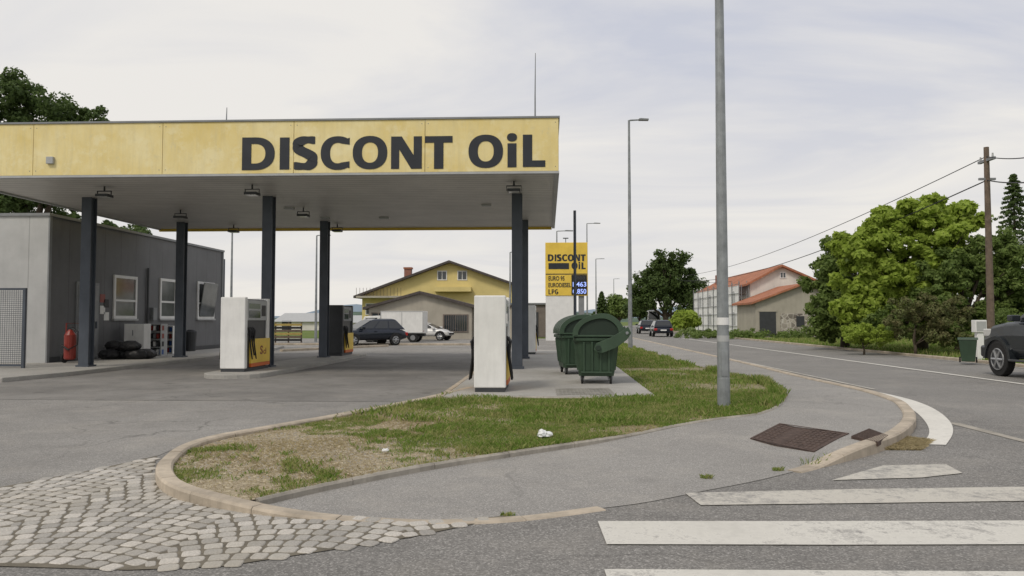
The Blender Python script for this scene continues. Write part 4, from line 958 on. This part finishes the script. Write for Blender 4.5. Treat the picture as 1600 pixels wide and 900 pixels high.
b=B(); b.box(xw+1.2,Yc_,4.8,xw+1.9,Yc_+.8,7.0,m_brick); reloc(b.finish('chimney',ro,local=True),rh)
b=B(); b.box(xw-.9,Yh3+.5,.3,xw-.86,Yh3+23.5,4.9,m_net); b.finish('scaffold_net',rh)
b=B()
for i in range(9):
    y_=Yh3+.4+i*2.9; b.cyl((xw-.95,y_,0),(xw-.95,y_,5.3),.05,m_grey,6); b.cyl((xw-.2,y_,0),(xw-.2,y_,5.3),.04,m_galv,6)
for z_ in (2.0,4.0): b.box(xw-.84,Yh3+.4,z_,xw-.25,Yh3+23.5,z_+.05,m_wood)
for z_ in (.9,2.1,3.0,4.1,5.0): b.cyl((xw-.97,Yh3+.4,z_),(xw-.97,Yh3+23.5,z_),.03,m_grey,6)
for x_ in (xw-.9,xw-.2):
    for z_ in (2.0,4.0): b.cyl((x_,Yh3-.3,z_-1.8),(x_,Yh3-.3,z_+.9),.04,m_grey,6)
b.box(xw-.9,Yh3-.5,2.0,xw+1.2,Yh3-.1,2.06,m_wood)
b.finish('scaffold',rh)
m_open=pm('veiled_window',(.50,.51,.51),.9,var=.2)
for i in range(4):
    for z_ in (1.0,3.1):
        yc=Yh3+2.8+i*5.6; pts=[(yc-.7,z_),(yc+.7,z_)]+[(yc+.7*math.cos(R(a)),z_+.8+.5*math.sin(R(a))) for a in range(0,181,20)]
        B().prism(pts,'x',xw-.915,xw-.901,m_open).finish('window_opening',rh)
window(rh,q3(1212,0)[0],q3(1222,0)[0],q3(1212,435)[1],q3(1212,425)[1],Yh3)
Yh4=68; q4=lambda px,py:at(px,py,Yh4)
sh,ro=gable('stone_house','low house with orange tiles and partly stone wall',q4(1174,0)[0],q4(1272,0)[0],Yh4,Yh4+6.5,q4(1174,473)[1],q4(1252,446)[0],q4(1252,446)[1],q4(1272,452)[1],m_beige,m_tile_o,.4,.18)
b=B(); b.box(q4(1212,0)[0],Yh4-.08,0,q4(1272,0)[0],Yh4-.003,q4(1212,490)[1],m_stone); b.finish('stone_wall',sh)
b=B(); b.box(q4(1180,0)[0],Yh4-.05,.1,q4(1205,0)[0],Yh4-.004,q4(1180,487)[1],m_dgrey); b.box(q4(1180,0)[0]-.1,Yh4-.07,q4(1180,487)[1]+.001,q4(1205,0)[0]+.1,Yh4-.004,q4(1180,485)[1],m_beige); b.finish('doorway',sh)
b=B(); b.box(q4(1236,0)[0],Yh4-.14,q4(1236,510)[1],q4(1248,0)[0],Yh4-.082,q4(1236,494)[1],m_dgrey); b.finish('window_opening',sh)
# ---------------------------------------------------------------- vehicles
def vehicle(name,label,cat,x,y,rot,paintm,L=4.6,W=1.8,H=1.5,belt=.92,gh=(-2.2,-1.85,.35,1.15),hood=.9,clear=.3,wr=.32,axles=(-1.35,1.4),nose=.55,group=None,tail=.85,split=(.36,.68),full=0.0,ss_=1,flare=False,hd=.10,cb_=.06):
    t=thing(name,label,cat,(x,y,0),rot,group=group); h=L/2; w=W/2; b=B()
    def fw_(k): return w*(k*(1-full)+full)
    st=[(-h,clear+.1,tail-.12,fw_(.80)),(-h+.08,clear+.03,tail,fw_(.90)),(-h+.5,clear,belt,fw_(.98)),(-h*.3,clear,belt+.01,w),(gh[3]-.2,clear,belt,w),(gh[3]+.25,clear,hood,fw_(.98)),(h-.45,clear,hood-hd,fw_(.94)),(h-.1,clear+.05,hood-.25,fw_(.84)),(h,clear+.12,nose,fw_(.70))]
    vs=[];fs=[];n=12
    for (sx,zb_,zt_,hw) in st:
        half=[(hw*.86,zb_),(hw,zb_+(zt_-zb_)*.25),(hw,zb_+(zt_-zb_)*.62),(hw*.965,zt_-.07),(hw*.86,zt_),(hw*.4,zt_+.015)]
        ringp=half+[(-a,c) for a,c in half[::-1]]
        vs+=[(sx,a,c) for a,c in ringp]
    for i in range(len(st)-1):
        for k in range(n): fs.append((i*n+k,i*n+(k+1)%n,(i+1)*n+(k+1)%n,(i+1)*n+k))
    fs.append(tuple(range(n))[::-1]); fs.append(tuple((len(st)-1)*n+k for k in range(n)))
    b.add(vs,fs,paintm); b.finish('body',t,local=True,smooth=bool(ss_),subsurf=ss_,bevel=0 if ss_ else .05)
    a0,a1,a2,a3=gh; wb=w*.90; wt=w*.68; zb_=belt-.03; b=B()
    v=[(a0,-wb,zb_),(a3,-wb,zb_),(a3,wb,zb_),(a0,wb,zb_),(a1,-wt,H-.06),(a2,-wt,H-.06),(a2,wt,H-.06),(a1,wt,H-.06),(a1+.25,-wt*.72,H),(a2-.3,-wt*.72,H),(a2-.3,wt*.72,H),(a1+.25,wt*.72,H)]
    b.add(v,[(0,1,5,4),(1,2,6,5),(2,3,7,6),(3,0,4,7),(4,5,9,8),(5,6,10,9),(6,7,11,10),(7,4,8,11),(8,9,10,11)],paintm); b.finish('cabin',t,local=True,bevel=cb_)
    def bil(A_,B_,C_,D_,u,v_): 
        A_,B_,C_,D_=map(Vector,(A_,B_,C_,D_)); return A_*(1-u)*(1-v_)+B_*u*(1-v_)+C_*u*v_+D_*(1-u)*v_
    def glassq(q,u0,u1,v0,v1,nm,off):
        P=[bil(*q,u0,v0),bil(*q,u1,v0),bil(*q,u1,v1),bil(*q,u0,v1)]; o=Vector(off)*.012
        B().add([p+o for p in P]+[p-o*.5 for p in P],[(0,1,2,3),(7,6,5,4),(0,4,5,1),(1,5,6,2),(2,6,7,3),(3,7,4,0)],m_carglass).finish(nm,t,local=True)
    for s in (-1,1):
        i0,i1,i2,i3=(0,1,5,4) if s<0 else (3,2,6,7); q_=(v[i0],v[i1],v[i2],v[i3])
        for (u0,u1) in ((.07,split[0]-.015),(split[0]+.015,split[1]-.015),(split[1]+.015,.95)): glassq(q_,u0,u1,.14,.88,'side_window',(0,s,.3))
    glassq((v[1],v[2],v[6],v[5]),.06,.94,.1,.92,'windscreen',(.7,0,.7)); glassq((v[0],v[3],v[7],v[4]),.08,.92,.2,.9,'rear_window',(-.9,0,.4))
    for ax in axles:
        for s in (-1,1):
            b=B(); yo=s*(w-.10); b.cyl((ax,yo-s*.11,wr),(ax,yo+s*.105,wr),wr,m_rubber,28); wh=b.finish('wheel',t,local=True,bevel=.02)
            b=B(); b.cyl((ax,yo+s*.09,wr),(ax,yo+s*.108,wr),wr*.64,m_dgrey,20); b.cyl((ax,yo+s*.109,wr),(ax,yo+s*.13,wr),wr*.16,m_rim,12)
            for k in range(6):
                a=k*1.0472; b.tube([(ax,yo+s*.118,wr),(ax+math.cos(a)*wr*.58,yo+s*.116,wr+math.sin(a)*wr*.58)],[.045,.03],m_rim,6)
            for k in range(24):
                a=k*math.pi/12; a2=(k+1)*math.pi/12; b.tube([(ax+math.cos(a)*wr*.62,yo+s*.112,wr+math.sin(a)*wr*.62),(ax+math.cos(a2)*wr*.62,yo+s*.112,wr+math.sin(a2)*wr*.62)],.018,m_rim,5)
            b.finish('rim',wh,local=True)
            b=B(); pts=[(ax+math.cos(math.pi*k/14)*(wr+.08),wr+math.sin(math.pi*k/14)*(wr+.08)) for k in range(15)]
            b.prism(pts,'y',s*(w-.25),s*(w+.004),m_black); b.finish('wheel_arch',t,local=True)
            if flare:
                ro_=wr+.17; ri=wr+.075; o=[(ax+math.cos(math.pi*k/14)*ro_,wr+math.sin(math.pi*k/14)*ro_) for k in range(15)]; i_=[(ax+math.cos(math.pi*k/14)*ri,wr+math.sin(math.pi*k/14)*ri) for k in range(15)]
                b=B()
                for k in range(14): b.prism([o[k],o[k+1],i_[k+1],i_[k]],'y',s*(w-.2),s*(w+.045),paintm)
                b.finish('fender',t,local=True)
    for s in (-1,1):
        B().box(h-.45,s*w*.55,hood-.40,h-.06,s*fw_(.88),hood-.19,m_lamp).finish('headlight',t,local=True,bevel=.03)
        B().box(-h+.01,s*w*.62,tail-.28,-h+.22,s*w*.93,tail-.08,m_tail).finish('tail_light',t,local=True,bevel=.03)
        B().box(gh[3]-.45,s*w*.93,belt+.0,gh[3]-.25,s*(w+.18),belt+.16,paintm).finish('wing_mirror',t,local=True,bevel=.03)
        B().box(-.1,s*(w-.0),belt-.13,.08,s*(w+.02),belt-.10,paintm).finish('door_handle',t,local=True)
    if flare:
        B().box(h-.30,-w*.99,clear,h+.06,w*.99,clear+.32,paintm).finish('bumper',t,local=True,bevel=.06)
        for s in (-1,1): B().box(axles[0]+wr+.1,s*(w-.05),clear-.06,axles[1]-wr-.1,s*(w+.06),clear+.0,m_dgrey).finish('side_step',t,local=True,bevel=.02)
    B().box(h-.05,-.5,nose-.12,h+.006,.5,nose+.02,m_black).finish('grille',t,local=True); B().box(-h-.012,-.26,tail-.3,-h+.02,.26,tail-.19,m_white).finish('number_plate',t,local=True)
    return t
x,_=at(586,535,45.3)
vehicle('parked_car','dark blue estate car parked beyond the pumps','car',x-.35,45.0,R(180+42),m_blackcar,L=4.5,H=1.58,belt=.96,gh=(-2.1,-1.55,.05,1.2),hood=.94,full=.3,cb_=.10,wr=.33)
X_,_=at(1035,520,70); vehicle('car','dark car driving away along the road','car',X_,71,R(88),m_blackcar,H=1.5)
X_,_=at(1013,520,84); vehicle('car','dark car further along the road','car',X_,86,R(88),m_blackcar,H=1.5)
X_,_=at(1023,500,110); vehicle('camper_van','white camper van far along the road','van',X_,112,R(86),m_whitecar,L=5.6,W=2.2,H=2.9,belt=1.3,gh=(-2.8,-2.75,1.2,2.0),hood=1.3,tail=1.3)
x,_=at(684,530,57); vehicle('parked_car','white car with sloping windscreen beside the box truck','car',x-.6,56.5,R(-12),m_whitecar,L=3.6,W=1.6,H=1.32,belt=.85,gh=(-1.7,-1.4,.0,1.0),hood=.82,axles=(-1.1,1.15))
yf,_=atX(1531,550,12.1)
vehicle('pickup','dark grey pickup truck driving along the road','pickup truck',12.1+.97,yf-2.65,R(90),m_greycar,L=5.2,W=1.94,H=2.12,belt=1.47,gh=(-1.2,-1.0,.35,1.30),hood=1.45,clear=.48,wr=.45,axles=(-1.65,1.80),nose=1.12,tail=1.35,full=.7,ss_=0,flare=True,hd=.08)
x0_,_=at(594,530,51); x1_,_=at(661,530,51); _,zt_=at(594,486,51)
t=thing('box_truck','small white box truck parked before the beige house','truck',((x0_+x1_)/2,52,0)); w_=(x1_-x0_)/2; h_=zt_
b=B(); b.box(-w_,-.95,.62,w_,.95,h_,m_white); b.finish('cargo_box',t,local=True,bevel=.02)
b=B()
for s in (-w_,w_-.05): b.box(s,-.962,.63,s+.05,-.951,h_-.01,m_ltgrey)
b.box(-w_+.06,-.962,h_-.06,w_-.06,-.951,h_-.01,m_ltgrey); b.box(-w_+.06,-.962,.63,w_-.06,-.951,.68,m_ltgrey); b.box(-.02,-.962,.69,.02,-.951,h_-.07,m_ltgrey); b.finish('box_trim',t,local=True)
b=B(); b.box(-w_-1.3,-.3,.4,w_,.3,.6,m_dgrey); b.finish('chassis',t,local=True)
b=B(); b.prism([(-w_-.05,.4),(-w_-1.5,.4),(-w_-1.55,.95),(-w_-1.1,1.75),(-w_-.05,1.8)],'y',-.85,.85,m_white); b.finish('cab',t,local=True,bevel=.04)
b=B(); b.prism([(-w_-.25,1.05),(-w_-1.3,1.05),(-w_-1.02,1.62),(-w_-.25,1.65)],'y',-.86,.86,m_carglass); b.finish('side_window',t,local=True)
for ax in (-w_-.75,w_-.7):
    for s in (-1,1): 
        wh=B().cyl((ax,s*.85-.1,.32),(ax,s*.85+.1,.32),.32,m_rubber,18).finish('wheel',t,local=True); B().cyl((ax,s*.85-.11,.32),(ax,s*.85+.11,.32),.17,m_rim,14).finish('rim',wh,local=True)
B().box(w_-.02,-.8,.7,w_+.012,-.6,.8,m_tail).finish('tail_light',t,local=True)
xa_,_=at(429,533,50); xb_,zt_=at(472,503,50); t=thing('slatted_barrier','slatted yellow and black timber barrier beside the forecourt','barrier',((xa_+xb_)/2,50,0))
m_yold=pm('faded_yellow_wood',(.42,.32,.10),.8,var=.3)
b=B()
for i in range(6): z_=.12+i*.2; b.box(xa_,49.95,z_,xb_,50.0,z_+.14,m_yold if i in (2,5) else m_wood if i%2 else m_black)
b.finish('slats',t)
for x in (xa_+.05,(xa_+xb_)/2,xb_-.05): B().box(x-.04,50.002,0,x+.04,50.08,1.35,m_wood).finish('post',t)
# ---------------------------------------------------------------- utility pole and wires
Yp=29.5; xp,zp=at(1541,230,Yp)
t=thing('utility_pole','weathered wooden utility pole among the trees','utility pole',(xp,Yp,.05))
b=B(); b.tube([(0,0,0),(0,0,zp-.05)],[.14,.09],m_wood,12); b.finish('pole',t,local=True)
B().box(-.06,-.5,zp-.6,.06,.5,zp-.5,m_grey).finish('bracket',t,local=True); B().box(-.3,-.05,zp-1.3,.3,.05,zp-1.22,m_grey).finish('bracket',t,local=True)
for k in (-.4,0,.4): B().tube([(0,k,zp-.499),(0,k,zp-.35)],[.04,.03],m_ltgrey,8).finish('insulator',t,local=True)
Yq=108; xq,zq=at(1048,430,Yq)
t2=thing('utility_pole','distant wooden utility pole beside the road','utility pole',(xq,Yq,.0))
b=B(); b.tube([(0,0,0),(0,0,zq)],[.17,.12],m_wood,10); b.finish('pole',t2,local=True); b=B(); b.box(-.5,-.06,zq-.5,.5,.06,zq-.4,m_grey); b.finish('bracket',t2,local=True)
def wire(p,q_,sag,r=.018):
    pts=[]
    for i in range(25):
        u=i/24; pts.append((p[0]*(1-u)+q_[0]*u,p[1]*(1-u)+q_[1]*u,p[2]*(1-u)+q_[2]*u-sag*4*u*(1-u)))
    w=thing('overhead_wire','thin black overhead cable strung between utility poles','cable',(p[0],p[1],p[2]),group='overhead cables'); b=B(); b.tube(pts,r,m_wire,5); b.finish('cable',w)
wire((xp,Yp,zp-.35),(xq,Yq,zq-.1),1.2); wire((xp,Yp,zp-1.25),(xq,Yq,zq-.45),1.6,.024)
x_,z_=at(1700,222,17); wire((xp,Yp,zp-.35),(x_,17,z_),.2); x_,z_=at(1720,262,17); wire((xp,Yp,zp-1.25),(x_,17,z_),.2,.022)
hx,hz=q3(1220,425); wire((xq,Yq,zq-.45),(hx,Yh3,hz),.8,.02)
x_,_=at(1530,520,28.8); t=thing('utility_cabinet','small grey electricity cabinet by the hedge','cabinet',(x_,28.8,.05)); b=B(); b.box(-.12,-.1,0,.12,.1,1.0,m_whitepl); b.box(-.2,-.15,1.001,.2,.15,1.45,m_whitepl); b.finish('cabinet_body',t,local=True,bevel=.02); B().box(-.17,-.158,1.05,.17,-.151,1.4,m_ltgrey).finish('door',t,local=True)
def rag(px,py,s):
    x,y=G(px,py,.1); t=thing('plastic_bag','crumpled white plastic bag lying on the grass','litter',(x,y,.09)); bm=bmesh.new(); bmesh.ops.create_icosphere(bm,subdivisions=3,radius=s)
    rr=random.Random(px)
    for v in bm.verts:
        n_=math.sin(v.co.x*31/s*.1+px)*.3+rr.uniform(-.2,.12); v.co*=1+n_; v.co.z=max(-.2*s,v.co.z*.8)+.2*s
    me=bpy.data.meshes.new('bag'); bm.to_mesh(me); bm.free(); me.materials.append(m_bag); o=bpy.data.objects.new('bag',me); COL.objects.link(o); o.parent=t
rag(852,680,.08); rag(602,703,.03)
st=B(); rr=random.Random(9)
ct=0
while ct<1500:
    x=rr.uniform(-4,-.3); y=rr.uniform(6.9,9.8)
    if not inpoly(np.array([x]),np.array([y]),isl)[0]: continue
    s=rr.uniform(.005,.018); z=zi(x,y); ct+=1
    o=[(x-s,y,z),(x,y-s*.8,z),(x+s*1.1,y,z),(x,y+s*.7,z),(x,y,z+s*.8)]
    st.add(o,[(0,1,4),(1,2,4),(2,3,4),(3,0,4)],m_kerb2)
ob=st.finish('gravel',kind='stuff'); ob['label']='loose gravel scattered on the bare soil'; ob['category']='gravel'
# ---------------------------------------------------------------- light
w=bpy.data.worlds.new('World'); sc.world=w; w.use_nodes=True; nt=w.node_tree; bg=nt.nodes['Background']
EL=R(48); AZ=math.atan2(-.55,-.83)
sky=nt.nodes.new('ShaderNodeTexSky'); sky.sky_type='NISHITA'; sky.sun_disc=False; sky.sun_elevation=EL; sky.sun_rotation=AZ%(2*math.pi); sky.dust_density=3
tc=nt.nodes.new('ShaderNodeTexCoord'); sx=nt.nodes.new('ShaderNodeSeparateXYZ'); nt.links.new(tc.outputs['Generated'],sx.inputs[0])
def mt(op,a,b_=None):
    n=nt.nodes.new('ShaderNodeMath'); n.operation=op
    for i,v in enumerate((a,b_)):
        if v is None: continue
        if isinstance(v,bpy.types.NodeSocket): nt.links.new(v,n.inputs[i])
        else: n.inputs[i].default_value=v
    return n.outputs[0]
zz=mt('MAXIMUM',mt('ADD',sx.outputs[2],.12),.05)
cx_=nt.nodes.new('ShaderNodeCombineXYZ'); nt.links.new(mt('DIVIDE',sx.outputs[0],zz),cx_.inputs[0]); nt.links.new(mt('DIVIDE',sx.outputs[1],zz),cx_.inputs[1])
mp=nt.nodes.new('ShaderNodeMapping'); nt.links.new(cx_.outputs[0],mp.inputs[0]); mp.inputs['Rotation'].default_value=(0,0,.75); mp.inputs['Scale'].default_value=(.6,1.0,1)
n1=nt.nodes.new('ShaderNodeTexNoise'); nt.links.new(mp.outputs[0],n1.inputs[0]); n1.inputs['Scale'].default_value=.9; n1.inputs['Detail'].default_value=7; n1.inputs['Roughness'].default_value=.54; n1.inputs['Distortion'].default_value=.8
cr=nt.nodes.new('ShaderNodeValToRGB'); nt.links.new(n1.outputs[0],cr.inputs[0]); cr.color_ramp.elements[0].position=.38; cr.color_ramp.elements[1].position=.60
cr.color_ramp.elements[0].color=(.60,.62,.70,1); cr.color_ramp.elements[1].color=(.86,.835,.80,1)
hr=nt.nodes.new('ShaderNodeValToRGB'); nt.links.new(sx.outputs[2],hr.inputs[0]); hr.color_ramp.elements[0].position=0; hr.color_ramp.elements[0].color=(.8,.8,.8,1); hr.color_ramp.elements[1].position=.32; hr.color_ramp.elements[1].color=(0,0,0,1)
def mixc(f,a,b_,mode='MIX'):
    n=nt.nodes.new('ShaderNodeMix'); n.data_type='RGBA'; n.blend_type=mode
    for i,v in ((0,f),(6,a),(7,b_)):
        if isinstance(v,bpy.types.NodeSocket): nt.links.new(v,n.inputs[i])
        else: n.inputs[i].default_value=v
    return n.outputs[2]
cl=mixc(hr.outputs[0],cr.outputs[0],(.87,.835,.78,1))
sc10=mixc(1.0,cl,(10,10,10,1),'MULTIPLY')
fin=mixc(.96,sky.outputs[0],sc10)
nt.links.new(fin,bg.inputs[0]); bg.inputs[1].default_value=.1
sd=bpy.data.lights.new('sun','SUN'); so=bpy.data.objects.new('sun',sd); COL.objects.link(so); sd.energy=1.5; sd.angle=R(12); sd.color=(1,.92,.80)
d=Vector((-.55,-.83,math.tan(EL)*.996)); so.rotation_euler=d.to_track_quat('Z','Y').to_euler(); so.location=(0,0,30)
sc.view_settings.view_transform='Standard'; sc.view_settings.look='None'; sc.view_settings.exposure=0; sc.view_settings.gamma=1
